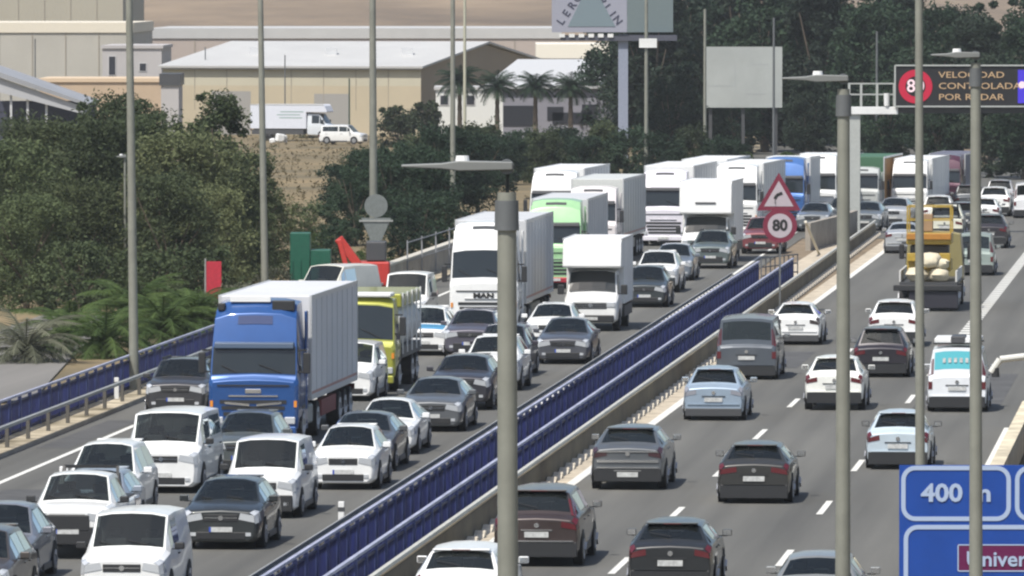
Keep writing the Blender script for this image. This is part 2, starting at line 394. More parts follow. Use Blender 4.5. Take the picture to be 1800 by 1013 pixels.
sandy = struct(MB().add([at(1395, 500, -0.015), at(1480, 450, -0.015), at(1500, 415, -0.015), at(1440, 436, -0.015), at(1370, 480, -0.015)], [[0,1,2,3,4]]).build('sandy_patch', SANDY))

for px, py, z, l in ((772, 925, .35, 'white delineator on the near parapet, lower one left of the thick mast'), (1016, 752, .35, 'white delineator on the near parapet right of the thick mast'), (205, 690, .3, 'white delineator in front of the outer left parapet'), (600, 916, .2, 'white delineator at the queue side rail by the white rounded hatchback')):
    p = at(px, py, z); rt = thing('delineator', l, 'delineator', (p.x, p.y, 0), -TH, 'delineators')
    MB().box(-.07, .07, -.04, .04, .0, z + .45).build('delineator_post', WHITEP, rt, bevel=.015)
    MB().box(-.075, .075, -.045, .045, z + .22, z + .32).build('reflector_band', DGREY, rt)
# ------------------------------------------------------------------ lamp masts
def mast(label, px, pbase, Y, ztop, r0, r1, material=None, lum=None, name='lamp_mast', lean=0.0, cat='mast'):
    c = atd(px, pbase, Y); base = Vector((c.x, Y, -0.1))
    root = thing(name, label, cat, base, 0, 'masts and posts beside the motorway')
    MB().cyl((0, 0, 0), (lean, 0, ztop + 0.1), r0, r1, 16).build('pole', material or MAST, root, smooth=True)
    if lum:
        ln, dz, capped = lum
        if capped:
            MB().cyl((lean, 0, ztop - 0.28), (lean, 0, ztop + 0.02), r1*1.3, r1*1.25, 14).build('cap', MASTD, root, smooth=True)
            MB().cyl((lean, 0, ztop), (lean + 0.015, 0, ztop + dz), 0.02, 0.018, 8).build('neck', mat('neck_dark', (0.02, 0.025, 0.025), 0.7), root)
            MB().cyl((lean, -.09, ztop + dz), (lean, .09, ztop + dz), 0.075, 0.075, 14).build('knuckle', MASTD, root)
        zt = ztop + dz
        m = MB()
        m.add([(lean+.06,-.14,zt-.03),(lean+.06,.14,zt-.03),(lean+.06,.14,zt+.05),(lean+.06,-.14,zt+.05),
               (lean-ln*.45,-.15,zt-.04),(lean-ln*.45,.15,zt-.04),(lean-ln*.45,.15,zt+.06),(lean-ln*.45,-.15,zt+.06),
               (lean-ln*.62,-.13,zt-.02),(lean-ln*.62,.13,zt-.02),(lean-ln*.62,.13,zt+.035),(lean-ln*.62,-.13,zt+.035),
               (lean-ln,-.10,zt-.005),(lean-ln,.10,zt-.005),(lean-ln,.10,zt+.02),(lean-ln,-.10,zt+.02)],
              [[3,2,1,0],[12,13,14,15]] + [[i*4 + j, i*4 + (j+1) % 4, i*4 + 4 + (j+1) % 4, i*4 + 4 + j] for i in range(3) for j in range(4)])
        m.build('luminaire', mat('luminaire_grey', (0.20, 0.21, 0.205), 0.55, 0.2), root, bevel=0.012)
        MB().cyl((lean - ln*.42, 0, zt + .05), (lean - ln*.42, 0, zt + .11), 0.075, 0.065, 12).build('photocell', WHITEP, root)
    return root
mast('thick near lamp mast in front of the blue parapet, with grey cap and flat luminaire', 896, 700, 80, 10.38, 0.12, 0.095, lum=(1.06, 0.36, True), lean=-0.03)
mast('lamp mast in front of the gantry post, with flat luminaire reaching left', 1482, 700, 111, 11.04, 0.12, 0.085, lum=(0.86, 0.24, True))
mast('lamp mast crossing the blue road sign, its luminaire over the message board', 1717, 700, 128, 11.25, 0.12, 0.08, lum=(0.72, 0.22, True), lean=-0.03)
mast('tall slim mast rising behind the blue road sign across the message board', 1619, 815, 150, 12.62, 0.10, 0.07, lean=-0.06)
mast('mast behind the left parapet rising through the leftmost trees', 236, 600, 246, 14.0, 0.15, 0.10, lean=-0.16)
mast('mast behind the blue lorry rising in front of the left trees', 466, 480, 316, 14.0, 0.15, 0.10, lean=-0.2)
mast('mast carrying the backs of two road signs beside the dark trees', 657, 470, 330, 14.5, 0.18, 0.12, lean=-0.05)
mast('mast rising behind the white lorry with the dark roof slot', 796, 380, 425, 14.5, 0.15, 0.11)
mast('thin cream mast in front of the tan gable, beside a palm', 817, 260, 560, 15.0, 0.12, 0.09, mat('mast_cream', (0.42, 0.42, 0.33), 0.6))
mp = mast('thin pale mast in front of the large advertising sign, with a small white plate', 1136, 250, 520, 15.0, 0.14, 0.10)
mast('thin mast with a small curved lamp, left edge of the blank billboard', 1239, 260, 540, 11.2, 0.12, 0.09)
mast('thin grey mast crossing the right half of the blank billboard', 1360, 260, 545, 10.6, 0.10, 0.07, MASTD)
mast('thin dim mast between the column sign and the blank billboard', 1187, 270, 600, 7.3, 0.07, 0.05, MASTD)
mast('thin dim mast in the gap between gantry post and message board', 1541, 270, 560, 9.6, 0.10, 0.07, MASTD)
mast('slender street lamp among the leftmost trees', 220, 500, 318, 5.9, 0.06, 0.045, lum=(0.35, 0.0, False), name='street_lamp')
mast('thin post in front of the beige warehouse wall at the left', 361, 200, 700, 7.5, 0.06, 0.05, MASTD)
mast('thin post left of the beige warehouse roof edge', 501, 200, 690, 6.9, 0.06, 0.05, MASTD)
mast('thin post in front of the canopy building', 62, 200, 640, 8.6, 0.06, 0.05, MASTD)
mast('dark utility post beside the parked box truck', 614, 230, 660, 5.2, 0.08, 0.06, mat('post_dark_green', (0.05, 0.08, 0.06), 0.7))
c = atd(1139, 76, 519.8)
pl = MB().box(-0.58, 0.58, -0.03, 0.0, -0.30, 0.30).build('sign_plate', WHITEP, mp); pl.location = (c.x - mp.location.x, -0.2, c.z + 0.1)
# arm lamp on a post outside the right edge
r0 = atd(1850, 700, 104); rt = thing('arm_lamp_post', 'pale bent arm with a small dark lamp reaching in from the right edge', 'lamp', (r0.x, 104, -0.1))
a = atd(1800, 627, 104); b = atd(1758, 632, 104); cpt = atd(1742, 655, 104)
loc = Vector((r0.x, 104, -0.1))
MB().cyl((0, 0, 0), (0, 0, a.z + 0.15), 0.09, 0.07, 12).build('pole', MAST, rt)
MB().tube([Vector((0, 0, a.z + 0.12)), a - loc, b - loc, cpt - loc], 0.045, 10).build('arm', mat('arm_white', (0.6, 0.6, 0.56), 0.5), rt)
MB().cyl(cpt - loc + Vector((0.06, 0, -0.06)), cpt - loc + Vector((0.06, 0, 0.06)), 0.055, 0.045, 10).build('lamp_head', BLACK, rt)

# ------------------------------------------------------------------ road signs
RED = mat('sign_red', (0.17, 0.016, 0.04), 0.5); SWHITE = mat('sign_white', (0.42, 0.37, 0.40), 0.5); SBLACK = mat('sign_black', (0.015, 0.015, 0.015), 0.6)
def disc(r, y0, y1, n=40): return MB().prism([(r*math.cos(2*math.pi*i/n), r*math.sin(2*math.pi*i/n)) for i in range(n)], y0, y1, 'y')
Ys = 308.0; cc = atd(1371, 397, Ys)
rt = thing('speed_limit_sign', 'round red ringed 80 speed limit sign under the bend warning triangle', 'road sign', (cc.x, Ys, 0), -0.05)
o = disc(0.66, -0.02, 0.02).build('ring', RED, rt); o.location = (0, 0, cc.z)
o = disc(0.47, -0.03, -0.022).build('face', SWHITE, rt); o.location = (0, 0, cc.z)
text_part('numeral', '80', 0.58, SBLACK, rt, (0, -0.036, cc.z + 0.0), bold=0.022)
MB().box(-0.035, 0.035, 0.03, 0.1, -0.1, cc.z + 1.9).build('sign_post', MASTD, rt)
ct = atd(1369, 348, Ys)
rt2 = thing('warning_sign', 'red bordered triangle warning of a bend to the right', 'road sign', (ct.x, Ys, 0), -0.05)
def tri(r, y0, y1): return MB().prism([(-0.866*r, -0.5*r), (0.866*r, -0.5*r), (0.0, r)], y0, y1, 'y')
o = tri(0.98, -0.02, 0.02).build('border', RED, rt2, bevel=0.0); o.location = (0, 0, ct.z)
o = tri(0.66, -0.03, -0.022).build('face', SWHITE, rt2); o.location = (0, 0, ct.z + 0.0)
pts = [(-0.15, -0.2), (-0.15, -0.02), (-0.09, 0.1), (0.02, 0.17), (0.14, 0.2)]
m = MB()
for (x0, z0), (x1, z1) in zip(pts[:-1], pts[1:]): m.bar((x0, -0.036, z0), (x1, -0.036, z1), 0.01, 0.12)
o = m.build('bend_arrow', SBLACK, rt2); o.location = (0, 0, ct.z - 0.02)
# backs of the signs for the oncoming side
Yb = 329.0; cb = atd(661, 362, Yb)
BACK = mat('sign_back', (0.19, 0.21, 0.205), 0.5, 0.3, var=0.15)
rt = thing('reversed_road_sign', 'grey backs of a round and a triangular sign on the left mast', 'road sign', (cb.x, Yb, 0))
o = disc(0.48, -0.02, 0.02).build('round_plate', BACK, rt); o.location = (0, 0, cb.z)
o = MB().prism([(-0.62, 0.35), (0.62, 0.35), (0.16, -0.75), (-0.16, -0.75)], -0.02, 0.02, 'y').build('tapered_plate', BACK, rt); o.location = (0, 0, cb.z - 0.85)
MB().box(-0.7, 0.7, -0.06, -0.025, cb.z - 0.66, cb.z - 0.58).build('bracket', STEEL, rt)
MB().box(-0.04, 0.04, 0.03, 0.1, -0.1, cb.z + 0.3).build('sign_post', STEEL, rt)

# big blue direction sign, bottom right
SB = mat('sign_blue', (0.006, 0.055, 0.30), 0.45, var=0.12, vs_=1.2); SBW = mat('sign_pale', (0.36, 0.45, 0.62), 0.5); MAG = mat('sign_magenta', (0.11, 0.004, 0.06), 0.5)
Yg = 136.0; s = F/Yg
def gp(x, y): v = atd(x, y, Yg); return v.x - g0.x, v.z
g0 = atd(1581, 818, Yg)
rt = thing('direction_sign', 'large blue motorway exit sign with 400 m plate, lower right', 'road sign', (g0.x, Yg, 0))
xr, zb = gp(2060, 1220)
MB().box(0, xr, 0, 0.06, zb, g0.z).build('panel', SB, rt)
for xx in (0.7, xr - 0.7): MB().box(xx - 0.08, xx + 0.08, 0.07, 0.2, -0.2, g0.z - 0.2).build('leg', STEEL, rt)
def rrect(x0, z0, x1, z1, r, n=6):
    pts = []
    for cx_, cz_, a0 in ((x1 - r, z1 - r, 0), (x0 + r, z1 - r, 90), (x0 + r, z0 + r, 180), (x1 - r, z0 + r, 270)):
        for i in range(n + 1):
            t = math.radians(a0 + 90*i/n); pts.append((cx_ + r*math.cos(t), cz_ + r*math.sin(t)))
    return pts
def border(x0, y0, x1, y1, w=0.075, r=0.24, name='border', material=None):
    (a, b), (c, d) = gp(x0, y1), gp(x1, y0)
    o = rrect(a, b, c, d, r); i = rrect(a + w, b + w, c - w, d - w, max(0.01, r - w)); n = len(o)
    vs = [(p[0], -0.012, p[1]) for p in o] + [(p[0], -0.012, p[1]) for p in i] + [(p[0], 0.002, p[1]) for p in o] + [(p[0], 0.002, p[1]) for p in i]
    fs = []
    for k in range(n):
        l = (k + 1) % n; fs += [[k, l, n + l, n + k], [k, 2*n + k, 2*n + l, l], [n + k, n + l, 3*n + l, 3*n + k]]
    MB().add(vs, fs).build(name, material or SBW, rt)
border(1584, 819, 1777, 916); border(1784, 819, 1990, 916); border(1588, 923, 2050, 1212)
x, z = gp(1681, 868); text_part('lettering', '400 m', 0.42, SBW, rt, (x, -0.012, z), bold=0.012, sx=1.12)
(a, b), (c, d) = gp(1683, 1005), gp(1990, 957)
MB().box(a, c, -0.006, 0.0, b, d).build('magenta_plate', MAG, rt)
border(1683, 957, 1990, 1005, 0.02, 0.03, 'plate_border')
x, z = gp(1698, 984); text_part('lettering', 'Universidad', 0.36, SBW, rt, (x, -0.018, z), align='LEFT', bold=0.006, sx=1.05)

# ------------------------------------------------------------------ gantry with message board
GW = mat('gantry_grey', (0.42, 0.44, 0.42), 0.5, 0.1, var=0.08)
Yq = 408.0
q0 = atd(1499, 410, Yq)
rt = thing('sign_gantry', 'pale steel gantry with walkway rails carrying the message board', 'gantry', (q0.x, Yq, 0))
def qp(x, y): v = atd(x, y, Yq); return v.x - q0.x, v.z
(xa, zt), (xb, zb) = qp(1486, 194), qp(1512, 203)
MB().box(xa, xb, -0.35, 0.35, -0.1, zt).build('gantry_post', GW, rt, bevel=0.03)
(x0, z1), (x1, z0) = qp(1487, 188), qp(1578, 201)
xr, _ = qp(1985, 200)
MB().box(x0, x1, -0.5, 0.5, z0, z1).build('beam_end', WHITEP, rt, bevel=0.02)
MB().box(x1 + .01, xr, -0.3, 0.5, z0 + .05, z1 - .02).build('beam', DGREY, rt)
MB().box(xr, xr + .8, -0.35, 0.35, -0.1, z1).build('gantry_post', GW, rt, bevel=0.03)
m = MB()
for y in (147, 166):
    (a, z) = qp(1490, y); (b, _) = qp(1574, y); m.bar((a, -0.45, z), (b, -0.45, z), 0.07, 0.07)
m.build('walkway_rail', GW, rt)
for x in (1492, 1513, 1541, 1571):
    (a, z) = qp(x, 146); MB().box(a - .06, a + .06, -0.48, -0.41, z1, z).build('rail_post', GW, rt)
(a, z) = qp(1558, 176); MB().cyl((a, -0.45, z - 0.3), (a, -0.45, z + 0.35), 0.14, 0.16, 10).build('beacon', WHITEP, rt)
(x0, z1), (x1, z0) = qp(1572, 115), qp(1990, 187)
b0 = Vector((q0.x, Yq - 0.75, 0))
rt = thing('message_board', 'dark electronic message board with lit red 80 and amber lettering on the gantry', 'message board', b0)
MB().box(x0, x1, 0.0, 0.55, z0, z1).build('board', mat('board_black', (0.012, 0.012, 0.014), 0.6), rt)
m = MB()
for a_, b_ in (((x0, z0), (x1, z0)), ((x0, z1), (x1, z1)), ((x0, z0), (x0, z1))): m.bar((a_[0], -0.03, a_[1]), (b_[0], -0.03, b_[1]), 0.08, 0.075)
m.build('board_frame', GW, rt)
LR = mat('led_red', (0.05, 0.005, 0.01), 0.5, emit=(0.75, 0.01, 0.06), es=0.55); LWH = mat('led_white', (0.1, 0.1, 0.1), 0.5, emit=(1.0, 0.72, 0.78), es=0.8)
LAM = mat('led_amber', (0.1, 0.08, 0.05), 0.5, emit=(0.55, 0.36, 0.20), es=0.7); LBL = mat('led_blue', (0.01, 0.01, 0.08), 0.5, emit=(0.06, 0.03, 0.6), es=0.8)
x, z = qp(1608, 152); n = 40
o = [(0.86*math.cos(2*math.pi*i/n), 0.86*math.sin(2*math.pi*i/n)) for i in range(n)]; k = [(0.6*a, 0.6*b) for a, b in o]
m = MB().add([(a, -0.03, b) for a, b in o] + [(a, -0.03, b) for a, b in k] + [(a, -0.01, b) for a, b in o] + [(a, -0.01, b) for a, b in k],
             [f for i in range(n) for f in ([i, (i+1) % n, n + (i+1) % n, n + i], [i, 2*n + i, 2*n + (i+1) % n, (i+1) % n])])
ob = m.build('led_ring', LR, rt); ob.location = (x, 0, z)
text_part('led_numeral', '80', 0.92, LWH, rt, (x, -0.03, z), bold=0.01)
for i, tx in enumerate(('VELOCIDAD', 'CONTROLADA', 'POR RADAR')):
    x, z = qp(1648, 132 + 19.5*i); text_part('led_line', tx, 0.45, LAM, rt, (x, -0.02, z), align='LEFT', sx=1.36)
x, z = qp(1800, 152); MB().box(x - .36, x + 1.6, -0.02, -0.005, z - .85, z + .85).build('led_panel', LBL, rt)
x, z = qp(1795, 149); ob = disc(0.18, -0.03, -0.022, 14).build('led_spot', LWH, rt); ob.location = (x, 0, z)

# ================================================================== hills and buildings behind
def hill(name, x0, x1, Y0, Y1, f, material, n=40, k=14):
    rr = random.Random(5); vs = []
    for j in range(k + 1):
        for i in range(n + 1):
            a, b = i/n, j/k; x = x0 + (x1 - x0)*a
            vs.append((x, Y0 + (Y1 - Y0)*b, -1 + f(a, b) + rr.uniform(-1, 1)*1.6*b))
    fs = [[j*(n+1) + i, j*(n+1) + i + 1, (j+1)*(n+1) + i + 1, (j+1)*(n+1) + i] for j in range(k) for i in range(n)]
    o = MB().add(vs, fs).build(name, material, smooth=True); return struct(o)
hill('hills', -420, 230, 1150, 2600, lambda a, b: 90*b**0.9*(0.75 + 0.25*math.sin(9*a + 2)),
     mat('dry_hill', (0.15, 0.115, 0.085), 1.0, vs_=0.02, var=0.28, col2=(0.30, 0.225, 0.15), bump=0.4))
hill('far_hills', 130, 880, 1500, 3600, lambda a, b: 120*b*(0.8 + 0.2*math.sin(12*a)),
     mat('mauve_hill', (0.13, 0.105, 0.115), 1.0, vs_=0.015, var=0.3, col2=(0.22, 0.18, 0.19), bump=0.4))
BEIGE = mat('wall_beige', (0.47, 0.44, 0.34), 0.9, var=0.07, vs_=0.15); TAN = mat('wall_tan', (0.30, 0.245, 0.175), 0.9, var=0.08, vs_=0.15)
PALE = mat('wall_pale', (0.44, 0.425, 0.42), 0.9, var=0.06, vs_=0.2); ROOFW = mat('roof_white_sheet', (0.48, 0.48, 0.47), 0.6, var=0.06, vs_=0.2)
ROOFG = mat('roof_grey_sheet', (0.30, 0.31, 0.33), 0.6, var=0.1, vs_=0.3); WGREY = mat('wall_grey', (0.24, 0.24, 0.275), 0.9, var=0.06, vs_=0.2)
OCHRE = mat('wall_ochre', (0.48, 0.37, 0.26), 0.9, var=0.12, vs_=0.2); DARKW = mat('opening_dark', (0.02, 0.022, 0.03), 0.5)
WINF = mat('window_frame', (0.5, 0.5, 0.5), 0.6)
def facade_window(parent, x, y, z, w, h, material=None):
    f = MB().box(x - w/2 - .08, x + w/2 + .08, y - .05, y, z - h/2 - .08, z + h/2 + .08).build('window', WINF, parent)
    MB().box(x - w/2, x + w/2, y - .07, y - .052, z - h/2, z + h/2).build('pane', material or DARKW, f)
def block(name, label, pxl, pxr, ytop, Y, depth, wallm, roofm, seams=0, parapet_h=0.35, rz=0.0):
    a, b = atd(pxl, ytop, Y), atd(pxr, ytop, Y); cx = (a.x + b.x)/2; hw = (b.x - a.x)/2
    rt = thing(name, label, 'building', (cx, Y, -0.1), rz)
    MB().box(-hw, hw, 0, depth, 0, a.z - parapet_h).build('wall', wallm, rt)
    MB().box(-hw - .15, hw + .15, -0.15, depth + .15, a.z - parapet_h, a.z + 0.1).build('roof', roofm, rt)
    for i in range(1, seams):
        x = -hw + 2*hw*i/seams
        MB().box(x - .05, x + .05, -0.06, -0.004, 0, a.z - parapet_h - .02).build('panel_joint', mat('joint_dark', (0.30, 0.27, 0.22), 0.9), rt)
    return rt, hw, a.z
def gable_house(name, label, corner_px, Y, eave_z, ridge_z, dgab, lgab, llong, wallm, gabm, roofm, band=None):
    c = atd(corner_px, 200, Y); base = Vector((c.x, Y, -0.1))
    dg = Vector((dgab[0], dgab[1], 0)).normalized(); dl = Vector((-dg.y, dg.x, 0))
    rt = thing(name, label, 'building', base)
    U = Vector((0, 0, 1)); A = Vector((0, 0, 0)); B = dg*lgab; M = dg*(lgab/2); Cc = dl*llong
    def quad(n, pts, m): MB().add(pts, [list(range(len(pts)))]).build(n, m, rt)
    quad('gable_wall', [A, B, B + U*eave_z, M + U*ridge_z, A + U*eave_z], gabm)
    quad('side_wall', [Cc, A, A + U*eave_z, Cc + U*eave_z], wallm)
    quad('side_wall', [Cc + B, B, B + U*eave_z, Cc + B + U*eave_z], wallm)
    quad('gable_wall', [A + Cc, B + Cc, B + Cc + U*eave_z, M + Cc + U*ridge_z, A + Cc + U*eave_z], gabm)
    off = -dg*0.5; oe = -dl*0.3
    for sgn, P in ((0, A), (1, B)):
        e = P + U*(eave_z - .02) + (off if sgn == 0 else -off); r = M + U*(ridge_z + .12)
        o = MB().add([e + oe, r + oe, r + Cc - oe, e + Cc - oe], [[0,1,2,3]]).build('roof', roofm, rt)
        s = o.modifiers.new('thick', 'SOLIDIFY'); s.thickness = 0.18
    if band:
        n = -dg*0.02
        quad('wall_band', [Cc + n, A + n, A + n + U*band[0], Cc + n + U*band[0]], band[1])
    return rt
gable_house('warehouse', 'long beige warehouse with white roof and tan gable end', 740, 690, 5.85, 7.75, (0.28, 0.96), 40, 23.6, BEIGE, TAN, ROOFW, (4.3, mat('wall_peach', (0.45, 0.39, 0.28), 0.9, var=0.06, vs_=0.2)))
wr = [o for o in C.objects if o.name == 'warehouse'][0]
dlv = Vector((-.96, .28, 0)); ng = Vector((-.28, -.96, 0))
for i in range(1, 8):
    p = dlv*(23.6*i/8) + ng*.02
    MB().bar(p + Vector((0, 0, 2.2)), p + Vector((0, 0, 5.7)), .05, .04).build('panel_joint', mat('joint_dark', (0.30, 0.27, 0.22), 0.9), wr)
for d_, w_, h_ in ((6.5, 3.2, 3.6), (15.5, 3.6, 3.8)):
    p = dlv*d_ + ng*.03; q = dlv*(d_ + w_) + ng*.03
    MB().add([p, q, q + Vector((0, 0, h_)), p + Vector((0, 0, h_))], [[0,1,2,3]]).build('roller_door', mat('roller_grey', (.30, .29, .27), .7), wr)
MB().bar(dlv*-.1 + ng*.3 + Vector((0, 0, 5.78)), dlv*23.6 + ng*.3 + Vector((0, 0, 5.78)), .2, .16).build('gutter', mat('gutter_grey', (.34, .33, .31), .6), wr)
for d_ in (4, 11, 18):
    MB().box(-.5, .5, -.5, .5, 0, .8).build('roof_vent', GREYP, wr).location = dlv*d_ - ng*9 + Vector((0, 0, 6.75))
block('warehouse', 'far low warehouse with bright white roof edge under the hill', 262, 985, 50, 940, 60, mat('wall_shade', (0.42, 0.36, 0.32), 0.9, var=0.1), ROOFW, 9, 1.1)
rt, hw, zt = block('storage_building', 'large beige panelled block at the top left corner', -60, 216, -30, 1040, 60, mat('wall_khaki', (0.38, 0.355, 0.285), 0.9, var=0.06, vs_=0.1), ROOFW, 6)
rt, hw, zt = block('storage_building', 'wide pale building with cream parapet behind the canopy', -60, 232, 40, 880, 50, mat('wall_stone', (0.42, 0.405, 0.36), 0.9, var=0.07, vs_=0.2), mat('parapet_cream', (0.68, 0.63, 0.52), 0.8), 5, 1.0)
rt, hw, zt = block('white_building', 'white block with narrow slot window above an ochre base', 180, 284, 80, 770, 22, PALE, PALE, 0, 0.2)
facade_window(rt, hw*(197-232)/52, 0, zt - 1.85, 0.6, 1.75); facade_window(rt, hw*(251-232)/52, 0, zt - 2.0, 0.6, 0.7)
block('low_wall_building', 'low ochre rendered building with flat roof left of the warehouse', 70, 284, 138, 745, 16, OCHRE, mat('roof_ochre', (0.6, 0.47, 0.33), 0.9), 0, 0.25)
block('kiosk', 'small dark roofed box at the corner of the beige warehouse', 283, 314, 130, 680, 8, PALE, DGREY, 0, 0.9)
rt, hw, zt = block('white_house', 'small white house with two square windows behind the palms', 766, 884, 153, 662, 10, mat('wall_white', (0.66, 0.67, 0.64), 0.9, var=0.05), ROOFW, 0, 0.15)
for px in (781, 827): facade_window(rt, hw*(px - 825)/59, 0, zt - 1.0, 0.62, 0.72)
# grey commercial building with pitched pale roof
Yb = 640; a = atd(884, 150, Yb); b = atd(1092, 150, Yb); hw = (b.x - a.x)/2
rt = thing('commercial_building', 'grey commercial building with pale sloping roof and dark shop openings', 'building', ((a.x + b.x)/2, Yb, -0.1))
MB().box(-hw, hw, 0, 30, 0, a.z).build('wall', WGREY, rt)
z2 = atd(900, 106, Yb + 32).z
o = MB().add([(-hw - 1.6, -0.4, a.z + .02), (hw + .3, -0.4, a.z + .02), (hw + .3, 30, z2 + .2), (-hw + 1.2, 30, z2 + .2)], [[0,1,2,3]]).build('roof', mat('roof_pale_grey', (0.50, 0.51, 0.52), 0.7, var=0.05), rt)
o.modifiers.new('thick', 'SOLIDIFY').thickness = 0.2
for px, y0, y1, w in ((912, 186, 222, 2.5), (976, 188, 212, 1.3), (1006, 198, 218, 3.2), (1036, 184, 216, 1.2)):
    p, q = atd(px, y0, Yb), atd(px, y1, Yb); x = p.x - (a.x + b.x)/2
    MB().box(x - w/2, x + w/2, -0.05, -0.004, q.z + .1, p.z + .1).build('shop_opening', DARKW, rt)
block('far_shed', 'cream flat roofed shed behind the column of the advertising sign', 945, 1088, 78, 790, 30, mat('wall_lilac', (0.50, 0.49, 0.50), 0.9), mat('roof_cream', (0.78, 0.74, 0.64), 0.7), 0, 1.3)
# canopy building at the left edge
Yk = 575; a = atd(-40, 112, Yk); b = atd(155, 180, Yk)
rt = thing('canopy_building', 'grey sheet metal canopy sloping down to the right with dark underside', 'building', (a.x, Yk, -0.1))
dx = b.x - a.x
def slab(n, z0, z1, y0, y1, m): MB().add([(0,y0,a.z+z0),(dx,y0,b.z+z0*.55),(dx,y1,b.z+z0*.55),(0,y1,a.z+z0),(0,y0,a.z+z1),(dx,y0,b.z+z1),(dx,y1,b.z+z1),(0,y1,a.z+z1)],
     [[3,2,1,0],[4,5,6,7],[0,1,5,4],[1,2,6,5],[2,3,7,6],[3,0,4,7]]).build(n, m, rt)
slab('fascia', -1.55, -0.35, 0.0, 0.25, mat('fascia_grey', (0.42, 0.43, 0.45), 0.7, var=0.08, vs_=0.4))
slab('roof', -0.34, 0.05, -0.3, 16, ROOFG)
MB().box(0, dx*.98, 14, 15, 0, b.z).build('back_wall', mat('wall_canopy_shade', (0.05, 0.055, 0.09), 0.8), rt)  # back wall coloured dark to stand for the shade under the canopy
for f in (0.05, 0.3, 0.45, 0.62, 0.95): MB().box(dx*f - .08, dx*f + .08, 0.4, 0.6, 0, a.z + (b.z - a.z)*f - 0.8).build('column', GREYP, rt)
# ------------------------------------------------------------------ advertising signs
Yl = 566.0
l0 = atd(1096, 300, Yl)
rt = thing('advertising_sign', 'tall advertising sign on a grey column with curved lettering over a pale triangle', 'billboard', (l0.x, Yl, -0.1))
COLB = mat('column_bluegrey', (0.25, 0.28, 0.36), 0.6, var=0.08)
def lp(x, y): v = atd(x, y, Yl); return v.x - l0.x, v.z + 0.1
x0, zt = lp(1087, 60); x1, _ = lp(1104, 60)
MB().box(x0, x1, 0.1, 0.8, 0, zt).build('column', COLB, rt)
FA = mat('sign_face_lilac', (0.30, 0.31, 0.375), 0.6, var=0.04); FB = mat('sign_face_green', (0.24, 0.295, 0.295), 0.6, var=0.05)
(xa, zb), (xb, zt) = lp(970, 57), lp(1102, -95)
MB().box(xa, xb, -0.35, 0.9, zb, zt).build('sign_box', FA, rt)
(xc, _) = lp(1184, 0)
MB().add([(xb + .01, -0.34, zb), (xc, 1.6, zb), (xc, 2.6, zb), (xb + .01, 0.9, zb), (xb + .01, -0.34, zt), (xc, 1.6, zt), (xc, 2.6, zt), (xb + .01, 0.9, zt)],
         [[3,2,1,0],[4,5,6,7],[0,1,5,4],[1,2,6,5],[2,3,7,6],[3,0,4,7]]).build('sign_box', FB, rt)
(xa2, za), (xb2, zb2) = lp(985, 72), lp(1190, 62)
MB().box(xa2, xb2, -0.2, 1.4, za, zb2).build('walkway', mat('walkway_dark', (0.07, 0.075, 0.10), 0.7), rt)
for i in range(6):
    x, z = lp(988 + 17*i, 63); MB().box(x - .2, x + .2, -0.3, -0.22, z - .12, z + .14).build('floodlight', WHITEP, rt)
(tx0, tz0), (tx1, tz1), (tx2, tz2) = lp(998, 47), lp(1082, 47), lp(1038, -34)
MB().prism([(tx0, tz0), (tx1, tz1), (tx2, tz2)], -0.38, -0.352, 'y').build('triangle_emblem', mat('emblem_teal', (0.17, 0.225, 0.255), 0.6), rt)
LET = mat('letter_navy', (0.05, 0.055, 0.09), 0.6)
def along(word, p0, p1, size):
    (xa, za), (xb, zb) = lp(*p0), lp(*p1); n = len(word); ang = math.atan2(zb - za, xb - xa)
    for i, ch in enumerate(word):
        f = i/(n - 1); text_part('letter', ch, size, LET, rt, (xa + (xb - xa)*f, -0.37, za + (zb - za)*f), rot=(math.pi/2, -ang, 0), bold=0.012)
along('LEROY', (986, 38), (1026, -18), 0.78); along('MERLIN', (1042, -20), (1085, 36), 0.78)
Yw = 590.0; (a, b) = atd(1238, 187, Yw), atd(1375, 80, Yw); cx = (a.x + b.x)/2
rt = thing('blank_billboard', 'blank weathered white billboard on legs in front of dark trees', 'billboard', (cx, Yw, -0.1))
MB().box(a.x - cx, b.x - cx, -0.1, 0.15, a.z, b.z).build('board', mat('board_weathered', (0.36, 0.385, 0.375), 0.7, var=0.10, vs_=0.35), rt)
for f in (-0.42, 0.0, 0.42): x = (b.x - a.x)*f; MB().box(x - .12, x + .12, 0.16, 0.4, 0, a.z + 1).build('leg', DGREY, rt)
for xx, zz, w, h in ((1.2, 3.2, 1.3, .04), (-.6, 2.4, .05, 1.9), (.9, 1.0, 1.5, .04), (-1.7, 1.6, 2.0, .03)):
    MB().box(xx - w/2, xx + w/2, -0.108, -0.101, a.z + zz - h/2, a.z + zz + h/2).build('paper_seam', mat('seam_grey', (0.33, 0.35, 0.36), 0.8), rt)

